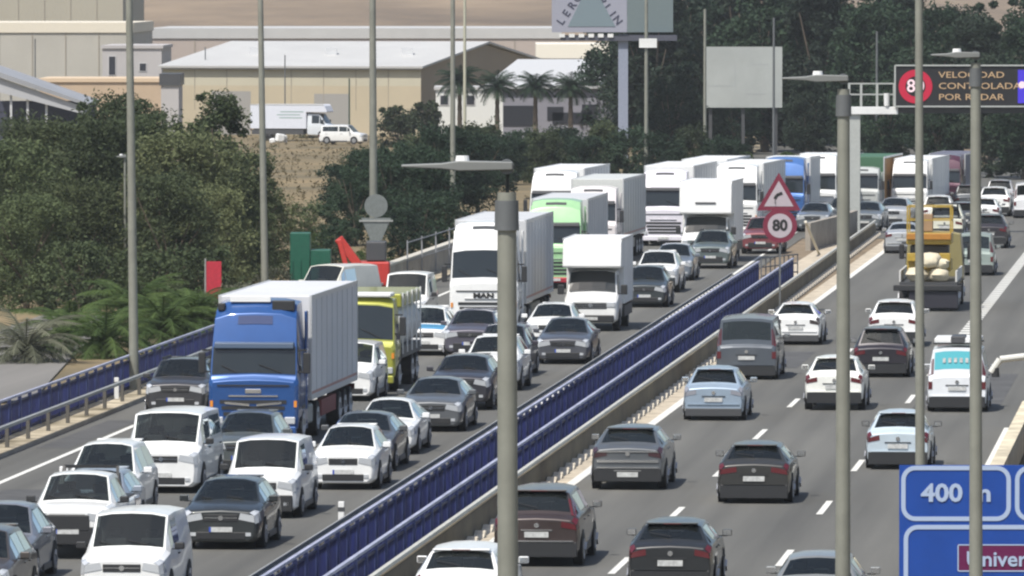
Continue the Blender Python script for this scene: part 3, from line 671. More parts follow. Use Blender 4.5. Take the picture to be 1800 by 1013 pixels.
# ================================================================== vegetation
def leaves(rr, blobs, per, size, flat=0.75, asp=0.55):
    vs, fs = [], []
    for (cx, cy, cz, br) in blobs:
        for _ in range(per):
            u = rr.gauss(0, 1), rr.gauss(0, 1), rr.gauss(0, 1); n = math.sqrt(sum(k*k for k in u)) or 1
            rad = br*(rr.random()**0.45); p = Vector((cx + u[0]/n*rad, cy + u[1]/n*rad, cz + u[2]/n*rad*flat))
            d = Vector((rr.uniform(-1, 1), rr.uniform(-1, 1), rr.uniform(-0.9, 0.5))).normalized()
            e = d.cross(Vector((rr.uniform(-1, 1), rr.uniform(-1, 1), rr.uniform(-1, 1)))).normalized()
            s = size*rr.uniform(0.6, 1.4); b = len(vs)
            vs += [p - d*s, p + e*s*asp, p + d*s, p - e*s*asp]; fs.append([b, b+1, b+2, b+3])
    return vs, fs
def tree_proto(seed, h, w, kind, lm, bm, size=0.22, nb=46, per=95, asp=0.42):
    rr = random.Random(seed); trunk = MB(); blobs = []
    th = h*0.32
    trunk.cyl((0, 0, -0.2), (rr.uniform(-.2, .2), rr.uniform(-.2, .2), th), 0.028*h, 0.02*h, 8)
    for i in range(7):
        a = 2*math.pi*i/7 + rr.uniform(-.3, .3); r = w*rr.uniform(.18, .36); z = h*rr.uniform(.5, .85)
        trunk.cyl((0, 0, th*rr.uniform(.7, 1)), (r*math.cos(a), r*math.sin(a), z), 0.011*h, 0.004*h, 6)
    for i in range(nb):
        a = rr.uniform(0, 2*math.pi)
        if kind == 'upright': f = rr.random(); z = h*(0.12 + .88*f); rm = w*.5*(0.25 + 0.85*math.sin(math.pi*min(1, (1 - f)*0.8 + .12)))
        elif kind == 'pine': f = rr.random(); z = h*(.06 + .94*f); rm = w*.5*(1.08 - 0.62*f)
        else: f = rr.random(); z = h*(.05 + .89*f); rm = w*.5*max(.45, 1 - abs(2*f - .75)**2.4*.5) if f < .8 else w*.5*(1 - (f - .8)*2.6)
        r = rm*math.sqrt(rr.random()); blobs.append((r*math.cos(a), r*math.sin(a), z, w*rr.choice((.05, .07, .09, .12, .17, .20))))
    vs, fs = leaves(rr, blobs, per, size, .8, asp)
    rt = bpy.data.objects.new('tree', None); C.objects.link(rt)
    trunk.build('trunk', bm, rt); MB().add(vs, fs).build('crown', lm, rt)
    return rt
BARK = mat('bark', (0.12, 0.095, 0.07), 0.95, var=0.3, vs_=2)
LOL = leafmat('leaf_olive', (0.027, 0.043, 0.019), (0.112, 0.145, 0.066)); LDK = leafmat('leaf_dark', (0.011, 0.026, 0.015), (0.038, 0.068, 0.037))
LBL2 = leafmat('leaf_bluegreen', (0.014, 0.026, 0.018), (0.045, 0.066, 0.042)); LGR = leafmat('leaf_fresh', (0.026, 0.052, 0.013), (0.095, 0.145, 0.042))
LGY = leafmat('leaf_grey', (0.06, 0.07, 0.045), (0.22, 0.225, 0.16)); LOY = leafmat('leaf_olive_light', (0.042, 0.058, 0.025), (0.160, 0.182, 0.085)); LOD = leafmat('leaf_olive_dark', (0.019, 0.031, 0.015), (0.084, 0.108, 0.052)); LBR = leafmat('leaf_dry', (0.06, 0.055, 0.025), (0.16, 0.125, 0.06))
protos = {}
def plant(kind, seedh, h, w, shape, lm, px, Y, label, z=0.0, rot=0.0, group='trees', name='tree', cat='tree', size=0.22, nb=46, per=95, sc_=1.0):
    key = (kind, seedh)
    first = key not in protos
    if first: protos[key] = tree_proto(seedh, h, w, shape, lm, BARK, size, nb, per); rt = protos[key]
    else: rt = copy_tree(protos[key])
    rt.name = name
    rt.location = ((px - CX)/F*Y, Y, z - 0.1); rt.rotation_euler = (0, 0, rot); rt.scale = (sc_, sc_, sc_*R.uniform(.94, 1.06))
    tag(rt, label, cat, group)
    return rt
# left olive-green trees (about 8 m) beyond the outer parapet
T = 'olive green tree '
left = [(20, 330, .88, 0, 'at the left edge under the canopy building'), (95, 352, .93, 1, 'second from the left edge below the ochre building'), (165, 335, .90, 2, 'behind the slender street lamp, left group'),
        (255, 350, .98, 0, 'just right of the leftmost tall mast'), (318, 330, .93, 1, 'between the leftmost mast and the feathery tall tree'), (378, 352, 1.02, 3, 'tallest and feathery, before the beige warehouse'),
        (425, 338, .78, 2, 'left of the mast behind the blue lorry'), (462, 352, .5, 1, 'right of the mast behind the blue lorry, by the dry slope'), (55, 372, .86, 2, 'in the second row under the canopy roof'),
        (200, 385, 1.0, 0, 'in the second row under the white block'), (140, 318, .72, 1, 'lower, in front of the left group'), (300, 316, .72, 2, 'lower, in front of the middle of the left group'), (45, 312, .66, 0, 'lower, above the grey side road'),
        (370, 322, .62, 1, 'lower, above the red banner'), (425, 330, .5, 0, 'lower, behind the cream van roof')]
for i, (px, Y, k, v, l) in enumerate(left):
    if v == 3: plant('o', 33, 7.6, 4.2, 'pine', LOL, px, Y, T + l, 0, i*1.3, 'trees beyond the outer parapet', size=0.11, nb=120, per=110, sc_=k)
    else: plant('o', 30 + v, 7.4, 6.2, ['round', 'round', 'pine'][v], [LOL, LOY, LOD][v], px, Y, T + l, 0, i*1.7, 'trees beyond the outer parapet', size=0.10, nb=150, per=150, sc_=k)
mid = [(625, 392, .62, 'left of the sign mast'), (690, 410, .66, 'right of the sign mast'), (745, 400, .66, 'left of the mast behind the white lorry'), (785, 440, .78, 'behind the near mast luminaire'), (652, 425, .62, 'behind the sign mast'), (840, 450, .72, 'behind the white lorry roof'), (720, 432, .7, 'between sign mast and white lorry mast')]
for i, (px, Y, k, l) in enumerate(mid): plant('d', 40 + i % 2, 6.6, 5.6, 'round', LDK, px, Y, 'dark evergreen tree ' + l, 0, i*2.1, 'dark trees left of the queue', size=0.12, nb=90, per=190, sc_=k)
rowr = []
spots = [(1105, 640, .95), (1150, 600, 1.02), (1205, 625, 1.08), (1250, 655, 1.1), (1300, 640, 1.12), (1345, 615, 1.04), (1395, 640, 1.08), (1440, 610, .98), (1490, 640, 1.0), (1535, 600, .93), (1585, 635, .97), (1630, 590, .86), (1675, 630, .92), (1720, 585, .82), (1770, 620, .9), (1815, 575, .8), (1860, 610, .9),
         (1180, 572, .55), (1290, 606, .5), (1420, 566, .5), (1560, 550, .52), (1650, 540, .55), (1740, 530, .6), (1800, 525, .62)]
for i, (px, Y, k) in enumerate(spots):
    small = k < .7
    l = ('low dark tree at the foot of the bank, ' if small else 'tall dark tree of the right bank, ') + ('number %d from the left' % (i + 1 if not small else i - 16))
    l = ('low' if small else 'tall') + ' dark tree on the right bank, ' + ['first', 'second', 'third', 'fourth', 'fifth', 'sixth', 'seventh', 'eighth', 'ninth', 'tenth', 'eleventh', 'twelfth', 'thirteenth', 'fourteenth', 'fifteenth', 'sixteenth', 'seventeenth'][i - 17 if small else i] + ' from the left ' + ('of the low row' if small else 'of the tall ones')
    plant('r', 50 + i % 3, 12.6, 7.6, ['round', 'pine', 'upright'][i % 3], [LDK, LBL2, LDK][i % 3], px, Y, l, 0, i*1.9, 'trees on the right bank', size=0.19, nb=120, per=200, sc_=k)
hed = [(560, 700, .5, LBR, 'brown hedge clump above the roof of the parked box truck'), (700, 640, .8, LOD, 'dull olive hedge clump left of the palms'), (745, 650, .8, LOD, 'dull olive hedge clump below the white house'), (850, 600, .58, LDK, 'dark hedge clump below the leftmost palms'), (905, 585, .52, LDK, 'dark hedge clump before the commercial building'),
       (960, 590, .5, LDK, 'dark hedge clump below the shop openings'), (1020, 580, .5, LDK, 'dark hedge clump left of the sign column'), (1065, 590, .5, LGR, 'greener hedge clump at the sign column foot'), (545, 680, .45, LDK, 'small dark bush behind the parked box truck roof'),
       (1300, 552, .42, LGR, 'fresh green bush below the blank billboard'), (1235, 548, .40, LGR, 'fresh green bush left of the billboard legs'), (1390, 545, .42, LGR, 'fresh green bush between billboard and gantry')]
for i, (px, Y, k, lm, l) in enumerate(hed): plant('h' + lm.name, 60, 5.0, 5.4, 'round', lm, px, Y, l, -0.6, i*1.1, 'hedges and bushes', 'hedge_bush', 'bush', size=0.2, nb=50, per=100, sc_=k)
fore = [(560, 372, .34, LGR, 'dry green bush on the slope above the green container'), (620, 345, .36, LGR, 'bright green bush left of the sign mast foot'), (690, 338, .34, LGR, 'bright green bush right of the sign mast foot'), (420, 300, .40, LGY, 'pale flowering shrub behind the blue lorry roof'), (480, 318, .38, LGY, 'pale flowering shrub beside the cream van'),
        (540, 395, .5, LOL, 'olive shrub on the dry slope'), (705, 372, .62, LDK, 'dark shrub behind the low wall, nearest the sign mast'), (740, 382, .66, LDK, 'dark shrub behind the low wall, left of the mast there'), (775, 392, .7, LDK, 'dark shrub behind the low wall, right beside the white lorry'), (590, 366, .5, LDK, 'dark shrub right of the green container'), (596, 314, .30, LGR, 'green shrub in front of the red digger'), (528, 316, .26, LGR, 'green shrub in front of the green container'), (394, 296, .30, LGY, 'pale flowering shrub right beside the red banner'), (560, 318, .22, LOL, 'low olive shrub at the foot of the green container'), (250, 300, .7, LOL, 'olive shrub behind the palms at the leftmost mast'), (140, 302, .72, LOL, 'olive shrub behind the palms by the side road'), (350, 305, .7, LOL, 'olive shrub behind the red banner'), (330, 290, .42, LGR, 'green shrub behind the parapet near the red banner')]
for i, (px, Y, k, lm, l) in enumerate(fore): plant('f' + lm.name, 61, 4.6, 4.6, 'round', lm, px, Y, l, -0.3, i*1.4, 'roadside shrubs', 'shrub', 'shrub', size=0.13, nb=50, per=90, sc_=k)

# continuous dark belt behind the queue
belt = [(600, 455, .62, 'first'), (632, 470, .66, 'second'), (668, 480, .68, 'third'), (702, 470, .66, 'fourth'), (738, 490, .72, 'fifth'), (772, 500, .74, 'sixth'), (808, 505, .76, 'seventh'), (845, 520, .78, 'eighth'), (882, 515, .72, 'ninth'), (918, 528, .74, 'tenth'), (955, 520, .70, 'eleventh'), (992, 530, .74, 'twelfth'), (1028, 525, .70, 'thirteenth'), (1064, 535, .74, 'fourteenth'), (1110, 525, .78, 'fifteenth'), (1160, 520, .74, 'sixteenth'), (1215, 528, .72, 'seventeenth'), (1275, 520, .66, 'eighteenth')]
for i, (px, Y, k, l) in enumerate(belt):
    plant('belt%d' % (i % 3), 70 + i % 3, 4.9, 4.6, ['round', 'pine', 'round'][i % 3], [LDK, LOD, LDK][i % 3], px, Y, 'dark bushy tree of the belt behind the queue, ' + l + ' from the left', -0.2, i*1.3, 'tree belt behind the queue', 'bushy_tree', 'tree', size=0.13, nb=90, per=110, sc_=k)
# dry grass and scrub on the slope
rr = random.Random(3); tv, tf = [], []
for _ in range(1300):
    px = rr.uniform(430, 800) if rr.random() < .8 else rr.uniform(800, 1900); Y = rr.uniform(345, 690)
    x = (px - CX)/F*Y; r_ = rr.choice((.12, .2, .35)); hgt = r_*rr.uniform(.8, 1.6)
    if x > rp(Y, -18).x and x < rp(Y, 19).x: continue
    a_, b_ = leaves(rr, [(x, Y, hgt*.4 - .1, r_)], 7, .12, 1.0, .3); o_ = len(tv); tv += a_; tf += [[i + o_ for i in f] for f in b_]
o = MB().add(tv, tf).build('dry_scrub', LBR); tag(o, 'dry grass and low scrub scattered on the tan slope', None, None, 'stuff')
# palms
def frond_mesh(ln, droop, lw, n=26):
    m = MB(); pts = []
    for i in range(n + 1):
        t = i/n; pts.append(Vector((ln*(t - 0.12*t*t), 0, ln*(0.55*t - droop*t*t))))
    for i in range(1, n):
        p = pts[i]; d = (pts[i+1] - pts[i-1]).normalized(); w = lw*math.sin(math.pi*min(1, .12 + .88*i/n))**0.7
        for sd in (-1, 1):
            w2 = w*(.75 + .5*((i*7) % 5)/5); tip = p + Vector((d.x*w2*.8, sd*w2*.9, d.z*w2*.7 - w2*(.35 + .3*((i*3) % 4)/4))); q = d*(ln/n*.34)
            m.add([p - q, p + q, tip], [[0, 1, 2]])
    for a, b in zip(pts[:-1], pts[1:]): m.bar(a, b, 0.035, 0.03)
    return m
def palm(label, px, Y, th, ln, nfr, lm, name='palm_tree', z0=-0.1, droop=0.75, lw=0.5, dead=0):
    x = (px - CX)/F*Y
    rt = thing(name, label, 'palm', (x, Y, z0), 0, 'palms')
    tr = MB(); n = 7
    for i in range(n): tr.cyl((0, 0, th*i/n), (0, 0, th*(i + 1)/n), 0.25 - .012*i, 0.20 - .012*i, 9)
    tr.build('trunk', BARK, rt)
    key = ('frond', round(ln, 2), round(droop, 2), lm.name)
    for i in range(nfr):
        if key not in protos:
            o = frond_mesh(ln, droop, lw).build('frond', lm, rt); protos[key] = o
        else: o = copyp(protos[key], rt)
        k = i/nfr; o.parent = rt
        o.location = (0, 0, th - .05); o.rotation_euler = (0, math.radians(-48 + 92*k + R.uniform(-8, 8)), i*2.39996)
        s = R.uniform(.85, 1.1); o.scale = (s, s, s)
for i, (px, l, k) in enumerate(((808, 'leftmost far palm, before the tan gable', 1.08), (874, 'second far palm from the left, behind the white house', 1.0), (941, 'third far palm from the left, before the pale roof', 1.0), (1003, 'rightmost far palm, before the grey commercial building', .98))):
    palm(l, px, 632, 4.95*k, 2.1*k, 48, LDK, lw=0.6, droop=0.6)
near = [(45, 268, 'low palm with drooping grey fronds at the lower left edge', 1.5, LGY), (120, 276, 'low palm beside the grey side road', 1.8, LGR), (185, 272, 'bushy low palm left of the leftmost mast', 1.7, LGR), (285, 280, 'bushy low palm right of the leftmost mast', 2.1, LGR), (340, 288, 'low palm next to the blue lorry', 2.0, LGR), (232, 292, 'low palm behind the leftmost mast', 2.3, LGR)]
for px, Y, l, h, lm in near: palm(l, px, Y, h*.42, 2.5, 44, lm, 'palm_plant', -0.3, droop=0.7, lw=0.5)

# ------------------------------------------------------------------ odd things beyond the parapet
GREEN = mat('container_green', (0.010, 0.095, 0.058), 0.5, var=0.15)
Yc = 326.0; c = atd(545, 480, Yc)
rt = thing('green_container', 'green L-shaped metal container beyond the blue lorry', 'container', (c.x, Yc, -0.1))
k = Yc/F
MB().box(-35*k, 0.0, 0, 1.6, 0, CAMH - (410 + 15)*k + .1).build('tall_bin', GREEN, rt, bevel=0.03)
MB().box(0.02, 36*k, 0, 1.6, 0, CAMH - (440 + 15)*k + .1).build('low_bin', GREEN, rt, bevel=0.03)
for i in range(5): MB().box(-33*k + i*.34, -33*k + i*.34 + .06, -0.05, -0.004, .3, 1.5).build('rib', GREEN, rt)
c = atd(376, 520, 300); k = 300/F
rt = thing('red_banner', 'red upright banner panel among the left shrubs', 'banner', (c.x, 300, -0.1))
MB().box(-.28, .28, 0, 0.05, CAMH - 535*k, CAMH - 470*k).build('banner_cloth', mat('banner_red', (0.42, 0.02, 0.04), 0.7, var=0.15), rt)
MB().cyl((-.32, .03, 0), (-.32, .03, CAMH - 465*k), 0.04, 0.03, 8).build('banner_pole', STEEL, rt)
# red digger
REDM = mat('machine_red', (0.46, 0.035, 0.025), 0.45, coat=0.3, var=0.1)
Yd = 318.0; c = atd(628, 540, Yd); k = Yd/F
rt = thing('red_digger', 'red digger with raised arm parked beyond the wall', 'digger', (c.x, Yd, -0.1))
MB().box(-.3, 1.3, 0, 1.6, .7, 1.7).build('engine_body', REDM, rt, bevel=0.08)
MB().box(.35, 1.15, .1, 1.4, 1.72, 2.5).build('cab', DGREY, rt, bevel=0.06)
MB().box(-.5, 1.5, -.05, 1.7, 0.1, .66).build('track', BLACK, rt, bevel=0.15)
m = MB(); m.bar((.1, -.1, 1.5), (-.75, -.1, 2.65), .25, .35); m.build('boom', REDM, rt, bevel=0.03)
m = MB(); m.bar((-.72, -.12, 2.6), (-.35, -.12, 1.2), .2, .34); m.build('dipper_arm', REDM, rt, bevel=0.03)
MB().prism([(-.6, 1.25), (-.15, 1.2), (-.1, .8), (-.5, .7)], -.4, .2, 'y').build('bucket', REDM, rt, bevel=0.03)
c = atd(492, 262, 660)
rt = thing('rubbish_heap', 'small heap of white rubbish on the dry slope below the box truck', 'rubbish', (c.x, 660, -0.1))
for i, (x, z, a) in enumerate(((-.6, .3, .35), (0, .5, .5), (.5, .35, .4), (.95, .3, .3))):
    o = MB().box(x - a*.7, x + a*.7, -.2, .4, 0, z*1.4).build('white_sack', WHITEP, rt, bevel=.12); o.rotation_euler = (0, .3*(i % 2) - .15, .4*i)
# wire fence behind the wall
rt = thing('post_fence', 'thin post and rail fence above the low concrete wall', 'fence', rp(336, -18.2))
fm = mat('fence_grey', (0.24, 0.25, 0.27), 0.6)
for i in range(6): MB().box(-.03 + i*.0 , .03, -.03 + i*6, .03 + i*6, 0, 1.9).build('fence_post', fm, rt).location = (i*6*ROAD, 0, 0)
m = MB(); m.bar((0, 0, 1.8), (30*ROAD, 30, 1.8), .04, .04); m.bar((0, 0, 1.0), (30*ROAD, 30, 1.0), .04, .04); m.build('fence_rail', fm, rt)

# ================================================================== vehicles
class Loft:
    """body surface: stations along x, half section of 8 points mirrored to a ring (v = 0..14)"""
    def __init__(s, st): s.st = st
    def pt(s, i, v):
        x, h = s.st[i]; m = 1
        if v > 7: v = 14 - v; m = -1
        a = min(int(v), 6); f = v - a
        return Vector((x, m*(h[a][0]*(1-f) + h[a+1][0]*f), h[a][1]*(1-f) + h[a+1][1]*f))
    def S(s, i, f, v): return s.pt(i, v).lerp(s.pt(i+1, v), f)
    def body(s, holes=()):
        """holes: (facet, [v of the opening's corner rows], f0, f1, f0b, f1b): real window openings with the frame left standing"""
        vs, fs = [], []; cut = set()
        for i in range(len(s.st)): vs += [s.pt(i, v) for v in range(14)]
        for i, vv, f0, f1, f0b, f1b in holes:
            a, b = int(math.floor(vv[0])), int(math.ceil(vv[-1])); n = len(vv)
            for j in range(a, b): cut.add((i, j))
            i0 = len(vs)
            for k, v in enumerate(vv):
                t = k/(n-1); vs.append(s.S(i, f0 + (f0b - f0)*t, v)); vs.append(s.S(i, f1 + (f1b - f1)*t, v))
            O = lambda st_, k: (i + st_)*14 + (a + k) % 14
            for k in range(n-1):
                fs.append([O(0, k), O(0, k+1), i0 + 2*k + 2, i0 + 2*k]); fs.append([i0 + 2*k + 1, i0 + 2*k + 3, O(1, k+1), O(1, k)])
            fs.append([O(0, 0), i0, i0 + 1, O(1, 0)]); fs.append([i0 + 2*(n-1), O(0, n-1), O(1, n-1), i0 + 2*(n-1) + 1])
        for i in range(len(s.st) - 1): fs += [[i*14 + j, i*14 + (j+1) % 14, (i+1)*14 + (j+1) % 14, (i+1)*14 + j] for j in range(14) if (i, j) not in cut]
        fs += [list(range(14))[::-1], list(range((len(s.st)-1)*14, len(s.st)*14))]
        return MB().add(vs, fs)
    def patch(s, mb, i, f0, f1, vv, off=0.010, f0b=None, f1b=None):
        """patch on the facet between stations i and i+1; f0b/f1b: fractions at the last v row"""
        n = len(vv); rows = []
        for k, v in enumerate(vv):
            t = k/(n-1); a = f0 + ((f0b if f0b is not None else f0) - f0)*t; b = f1 + ((f1b if f1b is not None else f1) - f1)*t
            row = []
            for f in (a, b):
                p = s.S(i, f, v); du = s.S(i, min(1, f + .02), v) - s.S(i, max(0, f - .02), v)
                dv = s.S(i, f, min(14, v + .03)) - s.S(i, f, max(0, v - .03)); nn = du.cross(dv)
                if nn.length < 1e-9: nn = Vector((0, 0, 1))
                nn.normalize(); c = Vector((p.x, 0, p.z*.5 + .35))
                if nn.dot(p - c) < 0: nn = -nn
                row.append(p + nn*off)
            rows.append(row)
        vs = [p for r in rows for p in r]
        mb.add(vs, [[2*k, 2*k+1, 2*k+3, 2*k+2] for k in range(n-1)])
        return mb
def mirror(vv): return [14 - v for v in vv][::-1]
SHARED = {}
def wheel(root, x, y, r, wd, truck=False):
    key = (round(r, 3), wd, truck)
    if key not in SHARED:
        t = MB().cyl((0, -wd/2, 0), (0, wd/2, 0), r, r, 20).build('wheel', TYRE, root, bevel=0.02)
        m = MB()
        for sd in (-1, 1):
            y0 = sd*(wd/2 + .004)
            m.cyl((0, y0 - .003, 0), (0, y0 + .003, 0), r*.64, r*.64, 16)
            for k in range(5):
                a = 2*math.pi*k/5
                m.bar((0, y0 + sd*.008, 0), (r*.62*math.cos(a), y0 + sd*.008, r*.62*math.sin(a)), .07*r/.3, .012)
        h = m.build('rim', RIM if not truck else GREYP, t)
        SHARED[key] = t; o = t
    else: o = copy_tree(SHARED[key], root)
    o.parent = root; o.location = (x, y, r)
    return o
TYPES = dict(
 hatch=dict(L=4.2, W=1.79, H=1.47, nz=.86, hz=1.03, cx=1.0, hx=1.78, mx=2.55, rx=3.45, bx=4.0, dz=1.03, bz=.98, rw=.65),
 sedan=dict(L=4.6, W=1.83, H=1.45, nz=.83, hz=1.01, cx=1.2, hx=2.0, mx=2.75, rx=3.45, bx=4.1, dz=1.08, bz=.97, rw=.64),
 suv=dict(L=4.4, W=1.84, H=1.63, nz=.97, hz=1.14, cx=1.08, hx=1.75, mx=2.6, rx=3.7, bx=4.22, dz=1.12, bz=1.08, rw=.68, clr=.24, wr=.35, trim=1),
 mpv=dict(L=4.3, W=1.80, H=1.62, nz=.86, hz=1.04, cx=.92, hx=1.72, mx=2.6, rx=3.8, bx=4.15, dz=1.02, bz=.98, rw=.66),
 smallvan=dict(L=4.4, W=1.80, H=1.82, nz=.92, hz=1.12, cx=.92, hx=1.55, mx=2.4, rx=4.2, bx=4.30, dz=1.05, bz=1.06, rw=.82, tw=.96),
 van=dict(L=4.95, W=1.92, H=1.97, nz=1.0, hz=1.22, cx=.72, hx=1.42, mx=2.4, rx=4.76, bx=4.86, dz=1.12, bz=1.16, rw=.86, tw=.97, wr=.34),
 pickup=dict(L=5.2, W=1.86, H=1.80, nz=1.06, hz=1.20, cx=1.30, hx=1.85, mx=2.5, rx=3.15, bx=3.35, dz=1.12, bz=1.14, rw=.70, clr=.32, wr=.38, trim=1, tw=.98),
 coupe=dict(L=4.2, W=1.78, H=1.36, nz=.76, hz=.92, cx=1.2, hx=1.95, mx=2.5, rx=2.9, bx=3.9, dz=.98, bz=.90, rw=.58))
def build_car(root, kind, col, o):
    P = dict(TYPES[kind]); P.update(o.get('P', {}))
    L, W, H = P['L'], P['W'], P['H']; hw = W/2; clr = P.get('clr', .16); wr_ = P.get('wr', .32); tw = P.get('tw', .93)
    nz, hz, cx, hx, mx, rx, bx, dz, bz, rw = (P[k] for k in ('nz', 'hz', 'cx', 'hx', 'mx', 'rx', 'bx', 'dz', 'bz', 'rw'))
    van = kind in ('smallvan', 'van'); body_m = paint(col)
    def s(x, zb, wf, zs, zr, wr, zt):
        wm = hw*wf; zm = zb + (zs - zb)*.55
        return (x, [(0, zb), (wm*.82, zb), (wm*.965, zb + .10), (wm, zm), (wm*.965, zs), (wr*hw, zr), (wr*hw*.55, zt), (0, zt + .014)])
    rb = .84 if not van else rw + .02
    x2 = bx + (L - bx)*.45
    st = [s(0, clr + .03, .86, nz - .10, nz - .03, .70, nz - .005), s(.09, clr, .945, nz - .04, nz + .015, .80, nz + .04), s(.36, clr, .99, nz + .03, nz + .08, .84, nz + .105),
          s(cx, clr, 1.0, bz - .05, hz - .03, .85, hz), s(hx, clr, 1.0, bz, H - .085, rw, H - .025), s(mx, clr, 1.0, bz + .005, H - .055, rw + .01, H - .002),
          s(rx, clr, 1.0, bz + .02, H - .10, rw - .01, H - .045), s(bx, clr, .985, min(bz + .02, dz - .06), dz - .03, rb, dz),
          s(x2, clr + .02, (tw + .985)/2, dz - .13, dz - .055, rb*.98, dz - .03), s(L, clr + .04, tw, dz - .22, dz - .12, rb*.93, dz - .09)]
    if kind == 'pickup':
        st[7] = s(bx, clr, 1.0, dz - .06, dz - .02, .92, dz); st[8] = s(L - .08, clr, 1.0, dz - .06, dz - .02, .92, dz); st[9] = s(L, clr + .1, .97, dz - .08, dz - .04, .90, dz - .02)
    lf = Loft(st)
    TOP = [5.14, 6, 7, 8, 8.86]; RW = [5.2, 6, 7, 8, 8.8]; plain = o.get('plain')
    rf = (.10, .84) if not van else (.12, .80)
    holes = [(3, TOP, .05, .955, .05, .955)]
    if not o.get('blind_rear') and not o.get('rear_glass'): holes.append((6, RW, rf[0], rf[1], rf[0], rf[1]))
    for vv in ([4.16, 4.84], mirror([4.16, 4.84])):
        fl = vv[0] > 7; a, b = (.42, .62) if not fl else (.62, .42)
        holes += [(3, vv, a, .965, b, .965), (4, vv, .04, .95, .04, .95)]
        if not plain: holes.append((5, vv, .05, .90, .05, .90))
    bo = lf.body(holes).build('body', body_m, root, bevel=0.0)
    for p_ in bo.data.polygons: p_.use_smooth = True
    bv = bo.modifiers.new('bevel', 'BEVEL'); bv.width = .055; bv.segments = 3; bv.limit_method = 'ANGLE'; bv.angle_limit = math.radians(14); bv.harden_normals = True
    lf.patch(MB(), 3, .045, .96, [5.12, 6, 7, 8, 8.88], .004).build('windscreen', CGLASS, root)
    # cabin: tub, dashboard, seats
    tz = clr + .12
    MB().add([(cx - .1, -hw*.86, tz), (rx + .1, -hw*.86, tz), (rx + .1, hw*.86, tz), (cx - .1, hw*.86, tz), (cx - .1, -hw*.88, bz - .08), (rx + .1, -hw*.88, bz - .08), (rx + .1, hw*.88, bz - .08), (cx - .1, hw*.88, bz - .08)],
             [[0,1,2,3],[0,1,5,4],[1,2,6,5],[2,3,7,6],[3,0,4,7]]).build('cabin_tub', LINING, root)
    MB().box(cx - .02, cx + .52, -hw*.84, hw*.84, bz - .28, bz - .06).build('dashboard', DASHM, root, bevel=.05)
    sx_ = hx + .12
    for k, xs_ in enumerate((sx_, sx_ + .95) if not plain else (sx_,)):
        if xs_ > rx - .2: continue
        for sd in (1, -1):
            MB().prism([(xs_ - .45, tz + .12), (xs_ + .05, tz + .08), (xs_ + .22, bz + .20), (xs_ + .10, bz + .20), (xs_ - .02, tz + .28), (xs_ - .45, tz + .30)], sd*hw*.42 - .24, sd*hw*.42 + .24, 'y').build('seat', SEATM, root, bevel=.04)
            MB().box(xs_ + .14, xs_ + .25, sd*hw*.42 - .13, sd*hw*.42 + .13, bz + .22, bz + .38).build('headrest', SEATM, root, bevel=.03)
    MB().cyl((cx + .60, -hw*.42, bz - .02), (cx + .62, -hw*.42, bz - .005), .19, .19, 14).build('steering_wheel', BLACK, root)
    if plain: MB().box(sx_ + .5, sx_ + .54, -hw*.8, hw*.8, tz, H - .12).build('bulkhead', mat('bulkhead_grey', (.09, .09, .09), .9), root)
    if o.get('paper'): MB().box(cx + .18, cx + .42, hw*o['paper'] - .16, hw*o['paper'] + .16, bz - .055, bz - .045).build('dash_paper', PAPER, root)
    rg = o.get('rear_glass', PGLASS if kind in ('suv', 'van', 'smallvan', 'mpv') else CGLASS)
    if not o.get('blind_rear'):
        rwin = lf.patch(MB(), 6, rf[0] - .005, rf[1] + .005, [5.19, 6, 7, 8, 8.81], .004).build('rear_window', rg, root)
    for vv in ([4.16, 4.84], mirror([4.16, 4.84])):
        fl = vv[0] > 7
        a, b = (.42, .62) if not fl else (.62, .42)
        lf.patch(MB(), 3, a, .97, vv, .004, b, .97).build('side_window', CGLASS, root)
        lf.patch(MB(), 4, .035, .955, vv, .004).build('side_window', CGLASS, root)
        if not plain: lf.patch(MB(), 5, .045, .905, vv, .004).build('side_window', PGLASS, root)
        if not plain and not van and kind != 'pickup':
            lf.patch(MB(), 6, .06, .55 if not fl else .35, vv, .008, .35 if not fl else .06, .35 if not fl else .55).build('side_window', GLASS, root)
    # lights
    w0 = hw*.86; z0 = nz - .10
    for sd in (1, -1):
        vv = [3.3, 4, 4.9] if sd > 0 else mirror([3.3, 4, 4.9])
        m = MB(); lf.patch(m, 0, 0, 1, vv, .012)
        fo = .75 if kind not in ('van',) else .9
        lf.patch(m, 1, 0, fo if sd > 0 else .1, vv, .012, None, .1 if sd > 0 else fo)
        y1, y2 = sd*w0*.52, sd*w0*.99
        m.add([(-.012, y1, z0 - .08), (-.012, y2, z0 - .15), (-.012, y2*.975, z0 + .01), (-.012, y1*1.1, z0 + .06)], [[0,1,2,3]])
        m.build('headlight', LAMP, root)
    GR = o.get('grille', BLACK)
    MB().box(-.014, .03, -w0*.5, w0*.5, z0 - .13, z0 + .03).build('grille', GR, root, bevel=0.012)
    if kind == 'pickup': MB().box(-.03, .03, -w0*.62, w0*.62, z0 - .34, z0 + .02).build('big_grille', BLACK, root, bevel=.04)
    MB().box(-.02, -.013, -w0*.48, w0*.48, z0 - .055, z0 - .04).build('grille_bar', CHROME if o.get('chrome', 1) else BLACK, root)
    MB().cyl((-.028, 0, z0 - .05), (-.014, 0, z0 - .05), .055, .055, 12).build('badge', CHROME, root)
    MB().box(-.016, .05, -w0*.72, w0*.72, clr + .07, clr + .07 + (.24 if P.get('trim') else .17)).build('lower_grille', BLACK, root, bevel=0.02)
    p = MB().box(-.03, -.016, -.26, .26, clr + .24, clr + .35).build('number_plate', PLATE, root)
    MB().box(-.033, -.0305, .215, .26, clr + .24, clr + .35).build('plate_band', PLATEB, p)
